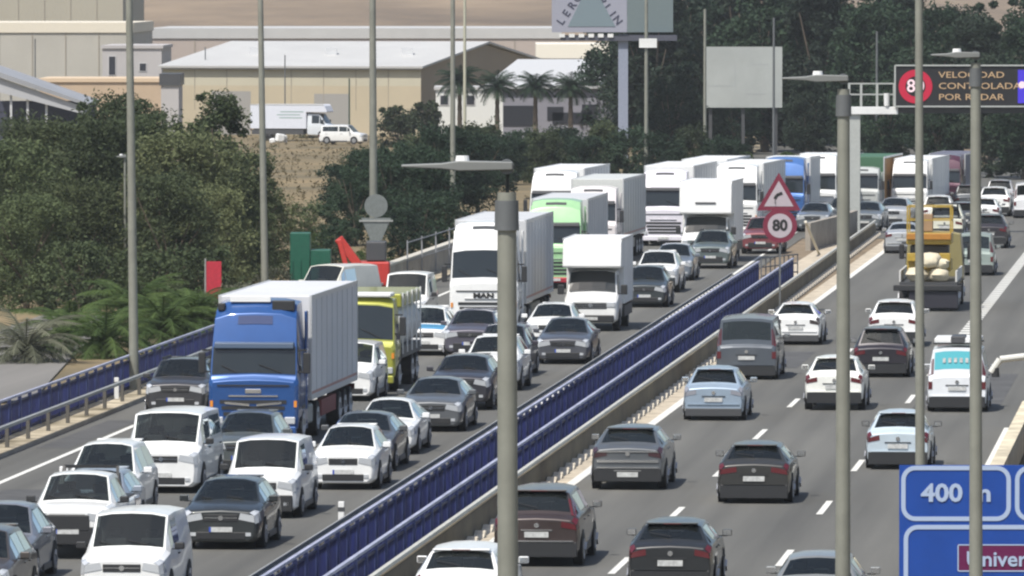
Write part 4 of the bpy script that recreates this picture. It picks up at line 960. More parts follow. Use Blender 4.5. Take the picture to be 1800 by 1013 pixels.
    for sd in (1, -1): MB().box(-.02, .02, sd*w0*.80 - .06, sd*w0*.80 + .06, clr + .15, clr + .23).build('fog_lamp', LAMP, root)
    # rear
    wt = hw*tw; zt = dz - .22
    for sd in (1, -1):
        m = MB()
        if van:
            y1, y2 = sd*wt*.86, sd*wt*.995
            m.box(L - .05, L + .015, min(y1, y2), max(y1, y2), zt - .22, zt + .0); m2 = y2
            m.add([(x2 - .04, sd*(hw*(tw+.985)/2 + .0), zt - .22), (L + .012, y2, zt - .22), (L + .012, y2*.985, zt), (x2 - .04, sd*hw*.965, zt + .04)], [[0,1,2,3]])
            lf.patch(m, 6, .30 if sd > 0 else .98, .98 if sd > 0 else .30, [4.05, 4.95] if sd > 0 else mirror([4.05, 4.95]), .012)
            lf.patch(m, 6, .35, .98, [5.02, 5.12] if sd > 0 else mirror([5.02, 5.12]), .012)
        else:
            vv = [3.55, 4, 4.9] if sd > 0 else mirror([3.55, 4, 4.9])
            lf.patch(m, 8, 0, 1, vv, .012); lf.patch(m, 7, .55, 1, vv, .012)
            y1, y2 = sd*wt*(.50 if o.get('widelamp') else .60), sd*wt*.985
            m.add([(L + .012, y1, zt - .04), (L + .012, y2, zt - .10), (L + .012, y2*.96, zt + .02), (L + .012, y1*1.02, zt + .09)], [[0,1,2,3]])
        if o.get('tall') and not van:
            lf.patch(m, 6, .15 if sd > 0 else 1.0, 1.0 if sd > 0 else .15, [4.55, 4.97] if sd > 0 else mirror([4.55, 4.97]), .014)
            lf.patch(m, 6, .30, 1.0, [5.02, 5.16] if sd > 0 else mirror([5.02, 5.16]), .014)
        m.build('tail_light', o.get('tailm', TAIL), root)
    vm = BLACK if (P.get('trim') or o.get('darkbumper') or van or sum(col) < .6) else DGREY
    if o.get('darkfront'): MB().box(-.02, .12, -w0*1.0, w0*1.0, clr + .0, clr + .40).build('front_bumper', BLACK, root, bevel=.03)
    MB().box(L - .16, L + .018, -wt*.985, wt*.985, clr - .03, clr + (.30 if vm is BLACK else .20)).build('rear_valance_shade', vm, root, bevel=0.02)  # valance, made deeper and blacker to paint in the shade under the tail
    MB().box(L - .02, L + .03, -wt*.90, wt*.90, clr + .305, clr + .335).build('bumper_strip', body_m if not o.get('strip') else CHROME, root)
    if o.get('strip') == 2:
        MB().box(L - .02, L + .026, -wt*.88, wt*.88, zt + .045, zt + .075).build('tailgate_strip', CHROME, root)
        MB().box(L - .02, L + .028, -wt*.9, wt*.9, zt - .21, zt - .15).build('tailgate_strip', CHROME, root)
    zp = zt - .20 if not o.get('lowplate') else clr + .15
    p = MB().box(L + .01, L + .032, -.26, .26, zp - .06, zp + .06).build('number_plate', PLATE, root)
    MB().cyl((L + .005, 0, zt + .0), (L + .022, 0, zt + .0), .055, .055, 12).build('badge', CHROME, root)
    MB().box(L + .0, L + .02, -.34, .34, zp + .085, zp + .11).build('tailgate_handle', BLACK if not o.get('strip') else CHROME, root)
    if not van and kind not in ('sedan', 'pickup', 'coupe'):
        x = rx + .02
        MB().box(x - .12, x + .14, -hw*rw*.92, hw*rw*.92, H - .07, H - .035).build('roof_spoiler', body_m if not o.get('dspoil') else BLACK, root, bevel=0.015)
        MB().box(x + .142, x + .15, -.18, .18, H - .062, H - .045).build('brake_light', TAIL, root)
        m = MB(); a = lf.S(6, .80, 7); b = lf.S(6, .55, 8.3); m.bar(a + Vector((.03, 0, .03)), b + Vector((.03, 0, .03)), .02, .02); m.build('rear_wiper', BLACK, root)
    # windscreen wipers
    for v0, v1 in ((6.2, 5.5), (7.9, 7.0)): MB().bar(lf.S(3, .07, v0) + Vector((-.01, 0, .02)), lf.S(3, .16, v1) + Vector((-.01, 0, .02)), .02, .02).build('wiper', BLACK, root)
    # wheels, arches, mirrors
    xf, xr = .84, L - (.80 if kind != 'pickup' else 1.05)
    for x in (xf, xr):
        for sd in (1, -1):
            y = sd*(hw + .003)
            MB().cyl((x, y - .004, wr_ + .02), (x, y + .004, wr_ + .02), wr_ + .055, wr_ + .055, 20).build('wheel_arch', ARCH if not P.get('trim') else BLACK, root)
            wheel(root, x, sd*(hw - .095), wr_, .22)
    mc = BLACK if o.get('bmirror') else body_m
    for sd in (1, -1):
        y = sd*(hw + .11); x = cx + (hx - cx)*.55; z = bz + .08
        MB().box(x - .05, x + .07, y - .10, y + .10, z - .065, z + .075).build('door_mirror', mc, root, bevel=0.025)
        MB().box(x + .071, x + .075, y - .085, y + .085, z - .05, z + .06).build('mirror_glass', CHROME, root)
        MB().box(x - .01, x + .03, min(sd*hw*.95, y), max(sd*hw*.95, y), z - .075, z - .05).build('mirror_arm', BLACK, root)
        for xh in ((mx - .28,) if plain else (mx - .28, rx - .55)):
            MB().box(xh - .09, xh + .09, min(sd*hw*.975, sd*(hw + .01)), max(sd*hw*.975, sd*(hw + .01)), bz - .13, bz - .10).build('door_handle', body_m if not van else BLACK, root)
        zs_ = clr + .1
        MB().box(hx*.98, rx*.98, min(sd*hw*.93, sd*hw*.992), max(sd*hw*.93, sd*hw*.992), zs_ - .09, zs_ + .05).build('sill', BLACK if P.get('trim') else DGREY, root, bevel=0.01)
        if o.get('rails'):
            yr = sd*hw*rw*.93; MB().bar((hx + .1, yr, H + .0), (rx - .1, yr, H - .01), .045, .05).build('roof_rail', BLACK if o['rails'] == 2 else STEEL, root)
    if kind == 'pickup':
        MB().box(bx + .12, L - .10, -hw*.84, hw*.84, dz - .02, dz + .02).build('load_bed', BLACK, root)
        m = MB()
        for sd in (1, -1): m.bar((bx - .02, sd*hw*.7, dz), (bx + .35, sd*hw*.64, H + .02), .07, .07)
        m.bar((bx + .35, -hw*.64, H + .02), (bx + .35, hw*.64, H + .02), .07, .07); m.build('sports_bar', BLACK, root)
    if o.get('rack'):
        for x in (hx + .35, rx - .5): MB().bar((x, -hw*rw, H + .08), (x, hw*rw, H + .08), .05, .04).build('rack_bar', BLACK, root)
        MB().box(hx + .2, rx - .3, -hw*rw*.95, hw*rw*.95, H + .11, H + .24).build('rack_load', o['rack'], root, bevel=0.03)
        MB().box(hx + .9, rx - .25, -.2, .22, H + .11, H + .30).build('rack_box', DGREY, root, bevel=0.03)
    if o.get('ltbar'): MB().box(rx - .05, rx + .1, -.5, .5, H + .02, H + .10).build('light_bar', DGREY, root, bevel=0.02)
    if o.get('hoodpatch'):
        lf.patch(MB(), 2, .05, .95, [5.1, 6, 7, 8, 8.9], .008).build('bonnet_panel', paint(o['hoodpatch']), root)
        lf.patch(MB(), 1, .2, 1.0, [5.1, 6, 7, 8, 8.9], .008).build('bonnet_lip', paint(o['hoodpatch']), root)
    if o.get('lettering_strip'):
        m = MB()
        for k in range(6):
            v = 5.75 + k*.42; lf.patch(m, 6, .38, .56, [v, v + .22], .03)
        m.build('window_print', PLATE, root)
    return L
def cab_loft(hw, H, low=False, sleeper=2.15, up=0.0):
    def s(x, zb, w_, zs, zr, wr, zt): return (x, [(0, zb), (w_*.9, zb), (w_*.99, zb + .15), (w_, zb + (zs - zb)*.6), (w_, zs), (wr, zr), (wr*.6, zt), (0, zt + .02)])
    if low:
        st = [s(0, .38, hw*.93, 1.30, 1.40, hw*.90, 1.44), s(.07, .36, hw*.99, 1.34, 1.46, hw*.94, 1.52), s(.12, .36, hw, 1.40, 1.56, hw*.95, 1.58), s(.34, .5, hw, 1.45, H - .30, hw*.93, H - .22),
              s(.55, .6, hw, 1.45, H - .10, hw*.90, H - .02), s(sleeper*.75, .8, hw, 1.45, H - .08, hw*.90, H), s(sleeper*.78, .8, hw*.98, 1.45, H - .12, hw*.88, H - .04)]
    else:
        st = [s(0, .34, hw*.92, 1.62 + up*.6, 1.72 + up*.6, hw*.90, 1.76 + up*.6), s(.08, .32, hw*.99, 1.66 + up*.6, 1.78 + up*.6, hw*.94, 1.84 + up*.6), s(.13, .32, hw, 1.72 + up*.6, 1.88 + up*.6, hw*.95, 1.90 + up*.6), s(.36, .5, hw, 1.78 + up*.6, 2.72 + up*1.3, hw*.935, 2.80 + up*1.3),
              s(.62, .6, hw, 1.78, H - .52, hw*.91, H - .38), s(1.05, .6, hw, 1.78, H - .14, hw*.88, H - .04), s(sleeper, .8, hw, 1.78, H - .08, hw*.88, H), s(sleeper + .04, .8, hw*.98, 1.78, H - .14, hw*.86, H - .05)]
    return Loft(st)
def truck_cab(root, col, H, o, low=False):
    hw = 1.24 if not low else 1.20
    hw = o.get('hw', hw)
    lf = cab_loft(hw, H, low, up=o.get('up', 0.15)); bm = paint(col)
    lf.body().build('cab', bm, root, bevel=0.05, seg=3)
    zt = 1.76 if not low else 1.44
    lf.patch(MB(), 2, .06, .95, [5.06, 6, 7, 8, 8.94], .012).build('windscreen', GLASS, root)
    for vv in ([4.1, 4.9], mirror([4.1, 4.9])):
        lf.patch(MB(), 3, .1, .95, vv, .012).build('side_window', GLASS, root)
        lf.patch(MB(), 4, .05, .75, [4.1, 4.45] if vv[0] < 7 else mirror([4.1, 4.45]), .012).build('side_window', GLASS, root)
    if not low:
        sf = o.get('slot_f', 4); lf.patch(MB(), sf, *((.30, .62) if sf == 4 else (.62, .92)), [6.3, 7, 7.7], .014).build('roof_slot', o.get('slot', DGREY), root)
        a = lf.S(2, .98, 7)
        if o.get('visor', 1): MB().prism([(a.x - .14, a.z - .02), (a.x + .05, a.z + .02), (a.x + .03, a.z - .22), (a.x - .17, a.z - .16)], -hw*.88, hw*.88, 'y').build('sun_visor', o.get('visorm', DGREY), root, bevel=0.02)
    # front: grille slats, bumper, lamps
    gm = o.get('grillem', BLACK)
    g0, g1 = (.62, 1.28) if not low else (.60, 1.02)
    for i in range(4):
        z = g0 + (g1 - g0)*(i + .15)/4; h = (g1 - g0)*.15
        MB().box(-.02, .03, -hw*(.62 + .04*i), hw*(.62 + .04*i), z, z + h).build('grille_slat', gm, root)
    if not low:
        MB().box(-.03, .02, -hw*.55, hw*.55, 1.33, 1.37).build('grille_trim', CHROME, root)
        MB().box(-.03, .02, -hw*.80, hw*.80, 1.62, 1.655).build('scuttle_panel', o.get('scuttle', BLACK), root)
    MB().box(-.06, .12, -hw*.96, hw*.96, .28, .52).build('bumper', o.get('bumperm', bm), root, bevel=0.04)
    for sd in (1, -1):
        MB().box(-.05, .06, sd*hw*.80 - .17, sd*hw*.80 + .13, .58, .78).build('headlight', LAMP, root, bevel=0.03)
        MB().box(-.02, .06, sd*hw*.5 - .1, sd*hw*.5 + .1, .36, .44).build('fog_lamp', LAMP, root)
        y = sd*(hw + .20); zm = 1.95 if not low else 1.75
        MB().box(.25, .34, y - .10, y + .10, zm, zm + .58).build('door_mirror', o.get('mirrorm', BLACK), root, bevel=0.03)
        for zz in (zm + .64, zm + .05): MB().bar((.3, sd*hw*.97, zz), (.3, y, zz), .05, .05).build('mirror_arm', BLACK, root)
        if not low:
            MB().box(1.9, 2.25, min(sd*hw*.96, sd*(hw + .02)), max(sd*hw*.96, sd*(hw + .02)), .9, H - .35).build('side_fairing', bm, root, bevel=0.02)
            MB().box(1.3, 2.3, min(sd*hw*.85, sd*hw), max(sd*hw*.85, sd*hw), .35, .95).build('side_skirt', o.get('skirt', bm), root, bevel=0.02)
        MB().box(.95, 1.75, min(sd*hw*.80, sd*(hw + .004)), max(sd*hw*.80, sd*(hw + .004)), .95, 1.05).build('wheel_guard', BLACK, root, bevel=0.02)
        wheel(root, 1.36, sd*(hw - .16), .5, .30, True)
    for v0, v1 in ((6.3, 5.6), (8.1, 7.2)): MB().bar(lf.S(2, .08, v0) + Vector((-.03, 0, .02)), lf.S(2, .30, v1) + Vector((-.03, 0, .02)), .025, .025).build('wiper', BLACK, root)
    for sd in (1, -1):
        for xs_ in (.45, 1.35 if low else 1.55): MB().box(xs_, xs_ + .018, min(sd*hw*.99, sd*(hw + .004)), max(sd*hw*.99, sd*(hw + .004)), .95, 2.6 if not low else 2.2).build('door_seam', BLACK, root)
        MB().box(.55, .95, min(sd*hw*.94, sd*(hw + .006)), max(sd*hw*.94, sd*(hw + .006)), .42, .62).build('cab_step', BLACK, root)
        MB().box(-.03, .05, sd*hw*.93 - .05, sd*hw*.93 + .03, 1.05, 1.22).build('indicator', AMBER, root)
    p = MB().box(-.085, -.065, -.27, .27, .36, .48).build('number_plate', PLATE, root)
    if o.get('wing'):
        for sd in (1, -1): MB().bar((-.04, sd*.1, 1.10), (-.03, sd*.78, 1.16), .02, .06).build('badge_wing', CHROME, root)
    if o.get('emblem'): MB().box(-.035, -.012, -.22, .22, 1.42, 1.54).build('badge', CHROME, root, bevel=0.02)
    if o.get('badge_text'): text_part('lettering', o['badge_text'], .24, SBLACK, root, (-.03, 0, 1.47), rot=(math.pi/2, 0, -math.pi/2), bold=.012, sx=1.4)
    if o.get('roofkit'):
        MB().box(.75, 1.0, -hw*.84, -hw*.35, H - .30, H - .02).build('roof_horn', BLACK, root, bevel=0.03)
        MB().box(.75, 1.0, hw*.7, hw*.86, H - .30, H - .1).build('roof_lamp', BLACK, root, bevel=0.03)
        MB().box(.9, 1.0, -hw*.3, hw*.6, H - .06, H + .08).build('roof_panel', WHITEP, root)
    return lf
def build_artic(root, col, o):
    H = o.get('H', 3.85); TH_ = o.get('TH', 4.0); tl = o.get('tl', 11.6); tm = o.get('tm', WHITEP)
    truck_cab(root, col, H, o)
    MB().box(1.0, 6.2, -.45, .45, .62, .95).build('chassis', BLACK, root)
    for sd in (1, -1):
        wheel(root, 4.9, sd*1.05, .5, .34, True)
        MB().box(2.4, 3.9, min(sd*.75, sd*1.2), max(sd*.75, sd*1.2), .42, .98).build('fuel_tank', STEEL, root, bevel=0.08)
    x0 = 2.75; x1 = x0 + tl; b = 1.16
    MB().box(x0, x1, -1.275, 1.275, b, TH_).build('trailer_body', tm, root, bevel=0.025)
    if o.get('tm_side'):
        for sd in (1, -1): MB().box(x0 + .06, x1 - .06, min(sd*1.278, sd*1.284), max(sd*1.278, sd*1.284), b + .12, TH_ - .12).build('side_curtain', o['tm_side'], root)
    trim = mat('trailer_trim', (0.62, 0.63, 0.63), 0.4, 0.4); smt = mat('seam_dull', (0.40, 0.41, 0.42), 0.6)
    for sd in (1, -1):
        for k in range(1, 9):
            xs_ = x0 + tl*k/9; MB().box(xs_ - .012, xs_ + .012, min(sd*1.27, sd*1.287), max(sd*1.27, sd*1.287), b + .1, TH_ - .12).build('panel_seam', smt, root)
        MB().box(x0 + .2, x1 - .2, min(sd*1.27, sd*1.289), max(sd*1.27, sd*1.289), b + .10, b + .17).build('marker_strip', mat('marker_red_white', (.45, .25, .22), .6), root)
        MB().box(x0 - .01, x1 + .01, min(sd*1.24, sd*1.30), max(sd*1.24, sd*1.30), TH_ - .09, TH_ + .02).build('roof_edge', trim, root)
        MB().box(x0, x1, min(sd*1.22, sd*1.295), max(sd*1.22, sd*1.295), b - .06, b + .06).build('floor_edge', trim, root)
        for x in (x0 - .012, x1 - .06): MB().box(x, x + .07, min(sd*1.23, sd*1.298), max(sd*1.23, sd*1.298), b, TH_).build('corner_post', trim, root)
        MB().box(x0 + 3.2, x1 - 4.8, min(sd*1.05, sd*1.2), max(sd*1.05, sd*1.2), .50, .95).build('side_guard', STEEL if not o.get('guard') else o['guard'], root)
        for x in (x1 - 4.3, x1 - 2.95, x1 - 1.6): wheel(root, x, sd*1.08, .5, .36, True)
        MB().box(x1 - .02, x1 + .05, min(sd*.75, sd*1.2), max(sd*.75, sd*1.2), .85, 1.0).build('tail_light', TAIL, root)
        MB().box(x1 + .005, x1 + .03, min(sd*.02, sd*1.22), max(sd*.02, sd*1.22), b + .08, TH_ - .1).build('rear_door', tm, root)
    MB().box(x0 + .6, x1 - .1, -.5, .5, .85, 1.12).build('trailer_frame', BLACK, root)
    if o.get('fridge'): MB().box(x0 - .45, x0 - .015, -.9, .9, 2.3, 3.8).build('cooling_unit', WHITEP, root, bevel=0.08)
    return x1
def build_box_truck(root, col, o):
    """chassis cab with a Luton box; cab is a van front"""
    H = o.get('H', 3.35); W = o.get('W', 2.15); Lb = o.get('L', 6.4); bm = o.get('tm', WHITEP); wc = o.get('WC', 2.0)
    P = dict(L=2.6, W=wc, H=2.28, nz=1.14, hz=1.36, cx=.78, hx=1.48, mx=1.9, rx=2.45, bx=2.52, dz=1.2, bz=1.28, rw=.82, clr=.30, tw=.98, wr=.36)
    hw = wc/2
    def s(x, zb, wf, zs, zr, wr, zt):
        wm = hw*wf; return (x, [(0, zb), (wm*.82, zb), (wm*.97, zb + .10), (wm, zb + (zs - zb)*.55), (wm*.98, zs), (wr*hw, zr), (wr*hw*.55, zt), (0, zt + .014)])
    st = [s(0, .34, .90, 1.02, 1.10, .80, 1.14), s(.09, .30, .97, 1.08, 1.16, .86, 1.20), s(.32, .30, 1, 1.16, 1.23, .88, 1.27), s(.74, .30, 1, 1.26, 1.36, .90, 1.40), s(1.22, .30, 1, 1.28, 2.12, .84, 2.20), s(2.2, .34, 1, 1.28, 2.18, .84, 2.25), s(2.3, .4, 1, 1.28, 2.18, .84, 2.25)]
    lf = Loft(st); lf.body().build('cab', paint(col), root, bevel=0.045, seg=3)
    lf.patch(MB(), 3, .05, .95, [5.1, 6, 7, 8, 8.9], .045).build('windscreen', GLASS, root)
    for vv in ([4.12, 4.86], mirror([4.12, 4.86])):
        lf.patch(MB(), 3, .4, .97, vv, .008, .55 if vv[0] < 7 else .4, .97).build('side_window', GLASS, root)
        lf.patch(MB(), 4, .04, .7, vv, .008).build('side_window', GLASS, root)
    MB().box(-.016, .03, -hw*.60, hw*.60, .82, 1.05).build('grille', BLACK, root, bevel=0.02)
    for z in (.87, .94, 1.01): MB().box(-.022, .0, -hw*.58, hw*.58, z - .008, z + .008).build('grille_slat', CHROME, root)
    MB().box(-.05, .05, -hw*.86, hw*.86, .34, .60).build('bumper', o.get('bumperm', BLACK), root, bevel=0.04)
    MB().box(-.07, -.052, -.26, .26, .42, .53).build('number_plate', PLATE, root)
    MB().cyl((-.035, 0, .96), (-.02, 0, .96), .08, .08, 14).build('badge', CHROME, root)
    for v0, v1 in ((6.2, 5.5), (7.9, 7.0)): MB().bar(lf.S(3, .07, v0) + Vector((-.02, 0, .02)), lf.S(3, .18, v1) + Vector((-.02, 0, .02)), .02, .02).build('wiper', BLACK, root)
    for sd in (1, -1):
        y1, y2 = sd*hw*.58, sd*hw*.90
        MB().box(-.03, .05, min(y1, y2), max(y1, y2), .88, 1.08).build('headlight', LAMP, root, bevel=0.03)
        MB().box(.85, .95, sd*(hw + .16) - .12, sd*(hw + .16) + .12, 1.32, 1.68).build('door_mirror', BLACK, root, bevel=0.03)
        MB().box(.88, .92, min(sd*hw*.9, sd*(hw + .16)), max(sd*hw*.9, sd*(hw + .16)), 1.34, 1.38).build('mirror_arm', BLACK, root)
        for x in (.95, Lb - 1.6):
            wheel(root, x, sd*(hw - .13), .36, .24)
            MB().cyl((x, sd*(hw - .01), .40), (x, sd*(hw + .012), .40), .42, .42, 18).build('wheel_arch', ARCH, root)
        MB().box(Lb - .02, Lb + .03, min(sd*.8, sd*1.0), max(sd*.8, sd*1.0), .75, .95).build('tail_light', TAIL, root)
        MB().box(Lb - .001, Lb + .02, min(sd*.01, sd*W*.49), max(sd*.01, sd*W*.49), 1.0, H - .1).build('rear_door', bm, root)
        MB().box(2.6, Lb - .1, min(sd*W*.46, sd*W*.49), max(sd*W*.46, sd*W*.49), .45, .85).build('side_guard', o.get('guard', DGREY), root)
    hwb = W/2
    poly = [(2.35, .92), (Lb, .92), (Lb, H), (.92, H), (.78, H - .10), (.56, 2.36), (.62, 2.30), (2.35, 2.30)]
    MB().prism(poly, -hwb, hwb, 'y').build('cargo_box', bm, root, bevel=0.04)
    tr = mat('trailer_trim', (0.62, 0.63, 0.63), 0.4, 0.4)
    for sd in (1, -1): MB().box(.84, Lb, min(sd*(hwb - .03), sd*(hwb + .02)), max(sd*(hwb - .03), sd*(hwb + .02)), H - .05, H + .02).build('roof_edge', tr, root)
    MB().box(2.0, Lb - .1, -.45, .45, .5, .90).build('chassis', BLACK, root)
    if o.get('cooler'): MB().box(.56, .70, -.5, .5, H - 1.06, H - .98).build('cooling_unit', DGREY, root, bevel=0.04)
    return Lb
def build_yellow_truck(root, o):
    YEL = (0.36, 0.37, 0.06)
    truck_cab(root, YEL, 2.95, dict(hw=1.22, emblem=1, grillem=BLACK, mirrorm=BLACK), low=True)
    MB().box(.3, 1.5, -1.05, 1.05, 2.93, 3.06).build('roof_deflector', WHITEP, root, bevel=0.05)
    MB().box(1.2, 8.0, -.45, .45, .6, .95).build('chassis', BLACK, root)
    YP = paint(YEL)
    # water tank body
    pr = [(1.22*math.cos(math.radians(a))*1.0, 1.95 + .95*math.sin(math.radians(a))) for a in range(0, 360, 15)]
    MB().prism(pr, 2.1, 7.8, 'x').build('tank', GREYP, root, bevel=0.03)
    MB().box(2.0, 7.9, -1.2, 1.2, 2.55, 2.98).build('tank_deck', YP, root, bevel=0.05)
    for x in (2.2, 3.6, 5.0, 6.4, 7.6): MB().box(x, x + .06, -1.24, -1.20, 1.1, 3.0).build('tank_band', WHITEP, root)
    MB().box(2.1, 7.8, -1.21, 1.21, .97, 1.3).build('tank_cradle', DGREY, root)
    for sd in (1, -1):
        for x in (5.4, 6.75): wheel(root, x, sd*1.03, .5, .34, True)
        MB().box(7.9, 7.96, min(sd*.8, sd*1.15), max(sd*.8, sd*1.15), .9, 1.05).build('tail_light', TAIL, root)
    return 8.0
def build_works_truck(root, o):
    """flatbed carrying yellow machinery, cream sacks and a dark crash platform; x = 0 is the front"""
    L = 9.0
    truck_cab(root, (0.30, 0.26, 0.12), 2.9, dict(hw=1.15), low=True)
    MB().box(1.2, 8.6, -.42, .42, .6, .95).build('chassis', BLACK, root)
    YM = mat('machine_yellow', (0.38, 0.26, 0.035), 0.5, coat=0.3, var=0.15); OR = mat('machine_orange', (0.40, 0.18, 0.03), 0.5, var=0.1)
    MB().box(1.9, 8.4, -1.1, 1.1, .97, 1.12).build('load_deck', DGREY, root)
    for sd in (1, -1):
        for x in (6.2, 7.4): wheel(root, x, sd*.98, .48, .32, True)
        MB().box(2.0, 8.3, min(sd*1.06, sd*1.12), max(sd*1.06, sd*1.12), 1.13, 1.55).build('side_board', mat('board_white', (0.6, 0.6, 0.57), 0.6, var=0.1), root)
    MB().box(8.55, 8.95, -1.32, 1.32, .80, 1.02).build('crash_platform', BLACK, root, bevel=0.03)
    MB().box(8.35, 8.85, -.72, 1.18, .12, .80).build('crash_box', mat('crash_dark', (0.02, 0.02, 0.03), 0.6), root, bevel=0.03)
    MB().box(8.86, 8.92, .5, .95, .84, .98).build('tail_light', TAIL, root); MB().box(8.86, 8.92, -.95, -.5, .84, .98).build('tail_light', TAIL, root)
    # yellow scissor machine
    MB().box(5.2, 7.4, -.85, .85, 1.5, 1.95).build('machine_base', YM, root, bevel=0.05)
    MB().box(5.6, 7.0, -.75, .75, 1.98, 2.5).build('machine_body', DGREY, root, bevel=0.05)
    MB().box(5.3, 7.5, -.88, .88, 2.55, 3.0).build('machine_hood', YM, root, bevel=0.06)
    MB().box(7.45, 7.6, -.86, .86, 2.75, 2.98).build('hood_panel', OR, root, bevel=0.02)
    for z0_, y in ((1.9, -.62), (1.9, .62)): MB().box(7.42, 7.62, y - .22, y + .22, z0_, z0_ + .32).build('machine_lamp', YM, root, bevel=0.03)
    for x in (5.3, 7.4):
        for y in (-.84, .84): MB().box(x - .03, x + .03, y - .03, y + .03, 3.0, 4.05).build('cage_post', YM, root)
    m = MB()
    for z in (3.5, 4.02):
        for y in (-.84, .84): m.bar((5.3, y, z), (7.4, y, z), .05, .05)
        for x in (5.3, 7.4): m.bar((x, -.84, z), (x, .84, z), .05, .05)
    m.build('cage_rail', YM, root)
    MB().box(5.6, 6.2, -.5, .1, 3.02, 3.7).build('control_box', mat('box_brown', (0.30, 0.20, 0.12), 0.7), root, bevel=0.03)
    CR = mat('sack_cream', (0.62, 0.56, 0.42), 0.9, var=0.15, vs_=2, bump=0.6)
    for x, y, z, a in ((7.95, -.45, 1.13, .46), (7.95, .42, 1.13, .44), (7.95, .05, 1.66, .50), (7.95, .5, 1.62, .34)):
        mm = MB(); n = 10; vs_ = []; fs_ = []
        for j in range(7):
            t = math.pi*j/6
            for i in range(n):
                u = 2*math.pi*i/n; rj = R.uniform(.78, 1.12)
                vs_.append((x + a*.85*math.sin(t)**.6*math.cos(u)*rj, y + a*math.sin(t)**.6*math.sin(u)*rj, z + a*.62*(1 - math.cos(t))*.98))
        for j in range(6): fs_ += [[j*n + i, j*n + (i+1) % n, (j+1)*n + (i+1) % n, (j+1)*n + i] for i in range(n)]
        mm.add(vs_, fs_).build('sack', CR, root, smooth=True)
    return 8.95

def yaw_at(Y): return TH + (0 if Y < 335 else min(.06, (Y - 335)*.0007))
GL, GRP = 'vehicles queuing towards the camera', 'vehicles driving away on the right carriageway'
def V(side, kind, px, py, col, label, **o):
    p = at(px, py); th = yaw_at(p.y) if side == 'L' else TH
    th = o.get('yaw', th)
    name, cat = {'artic': ('articulated_truck', 'truck'), 'box': ('box_truck', 'truck'), 'yellow': ('tanker_truck', 'truck'), 'works': ('works_truck', 'truck'),
                 'smallvan': ('van', 'van'), 'van': ('van', 'van'), 'pickup': ('pickup_truck', 'pickup')}.get(kind, ('car', 'car'))
    root = thing(name, label, cat, p, 0, o.get('group', GL if side == 'L' else GRP))
    if kind == 'artic': L = build_artic(root, col, o)
    elif kind == 'box': L = build_box_truck(root, col, o)
    elif kind == 'yellow': L = build_yellow_truck(root, o)
    elif kind == 'works': L = build_works_truck(root, o)
    else: L = build_car(root, kind, col, o)
    k_ = o.get('k', 1.0); root.scale = (k_, k_, k_); L *= k_
    rd = Vector((math.sin(th), math.cos(th), 0))
    if side == 'L': root.rotation_euler = (0, 0, math.pi/2 - th)
    else:
        root.rotation_euler = (0, 0, -math.pi/2 - th); root.location = p + rd*L
    W_ = {'artic': 2.5, 'box': 2.2, 'yellow': 2.45, 'works': 2.6}.get(kind) or TYPES[kind]['W']
    PLACED.append((label, root.location.copy(), rd if side == 'L' else -rd, L, W_))
    return root
PLACED = []
WH = (0.80, 0.81, 0.80); SIL = (0.42, 0.44, 0.46); GRY = (0.13, 0.14, 0.15); DGR = (0.055, 0.06, 0.065); BLK = (0.02, 0.021, 0.023); LBLUE = (0.30, 0.38, 0.47)
# ------------------------------------------------------------------ queue on the left carriageway (fronts face us)
V('L', 'hatch', -62, 1078, (.07, .06, .055), 'dark brown car cut off by the bottom left corner', P=dict(H=1.6))
V('L', 'sedan', -22, 1029, (.20, .21, .24), 'grey saloon at the left edge behind the dark brown car', P=dict(L=4.2, bx=3.8, rx=3.2, H=1.6))
V('L', 'pickup', 118, 984, WH, 'white pickup with black grille at the lower left', bmirror=1, darkfront=1)
V('L', 'hatch', 150, 948, (.30, .34, .40), 'grey blue car mostly hidden behind the white pickup', P=dict(L=3.9, bx=3.7, rx=3.25, H=1.5))
V('L', 'mpv', 172, 911, WH, 'white car with rounded roof between the white pickup and the larger white van', P=dict(H=1.7))
V('L', 'van', 283, 868, WH, 'white passenger van with chrome grille bar, in front of the dark off-roader', bmirror=1)
V('L', 'hatch', 424, 836, (.10, .115, .115), 'dark grey green car directly in front of the blue lorry', P=dict(H=1.55))
V('L', 'smallvan', 457, 912, WH, 'white small van right behind the black hatchback', darkfront=1, paper=.1, plain=1, blind_rear=1, bmirror=1)
V('L', 'hatch', 388, 967, (.03, .035, .037), 'black hatchback with white plate in front of the white small van', P=dict(H=1.5))
V('L', 'smallvan', 214, 1066, WH, 'white van cut off by the bottom edge beside the black hatchback', paper=.15, plain=1, blind_rear=1, bmirror=1)
V('L', 'hatch', 603, 862, WH, 'white rounded hatchback next to the blue parapet', P=dict(W=1.68, L=3.9, bx=3.7, rx=3.25, H=1.53), chrome=0)
V('L', 'sedan', 628, 830, (.09, .095, .10), 'dark grey car squeezed behind the white rounded hatchback')
V('L', 'coupe', 673, 800, WH, 'sleek white car with dark lower intakes ahead of the grey saloon', P=dict(H=1.42, L=4.4, bx=4.1, rx=3.2))
V('L', 'artic', 445, 783, (.012, .072, .25), 'bright blue articulated lorry with white trailer, nearest lorry of the queue', H=3.95, TH=3.98, roofkit=1, up=0.0, slot_f=3, wing=1, grillem=BLACK, emblem=1, fridge=0, tm=mat('trailer_grey_white', (.62, .63, .65), .5, var=.06, vs_=.5), guard=mat('guard_red', (.25, .06, .06), .6), visorm=mat('visor_blue', (.05, .08, .13), .4), slot=mat('slot_blue', (.01, .03, .12), .5))
V('L', 'suv', 308, 735, (.05, .05, .055), 'dark off-roader on the outer edge left of the blue lorry', P=dict(H=1.66, rw=.72), rails=2)
V('L', 'sedan', 757, 760, (.12, .13, .14), 'mid grey saloon beside the blue parapet behind the sleek white car')
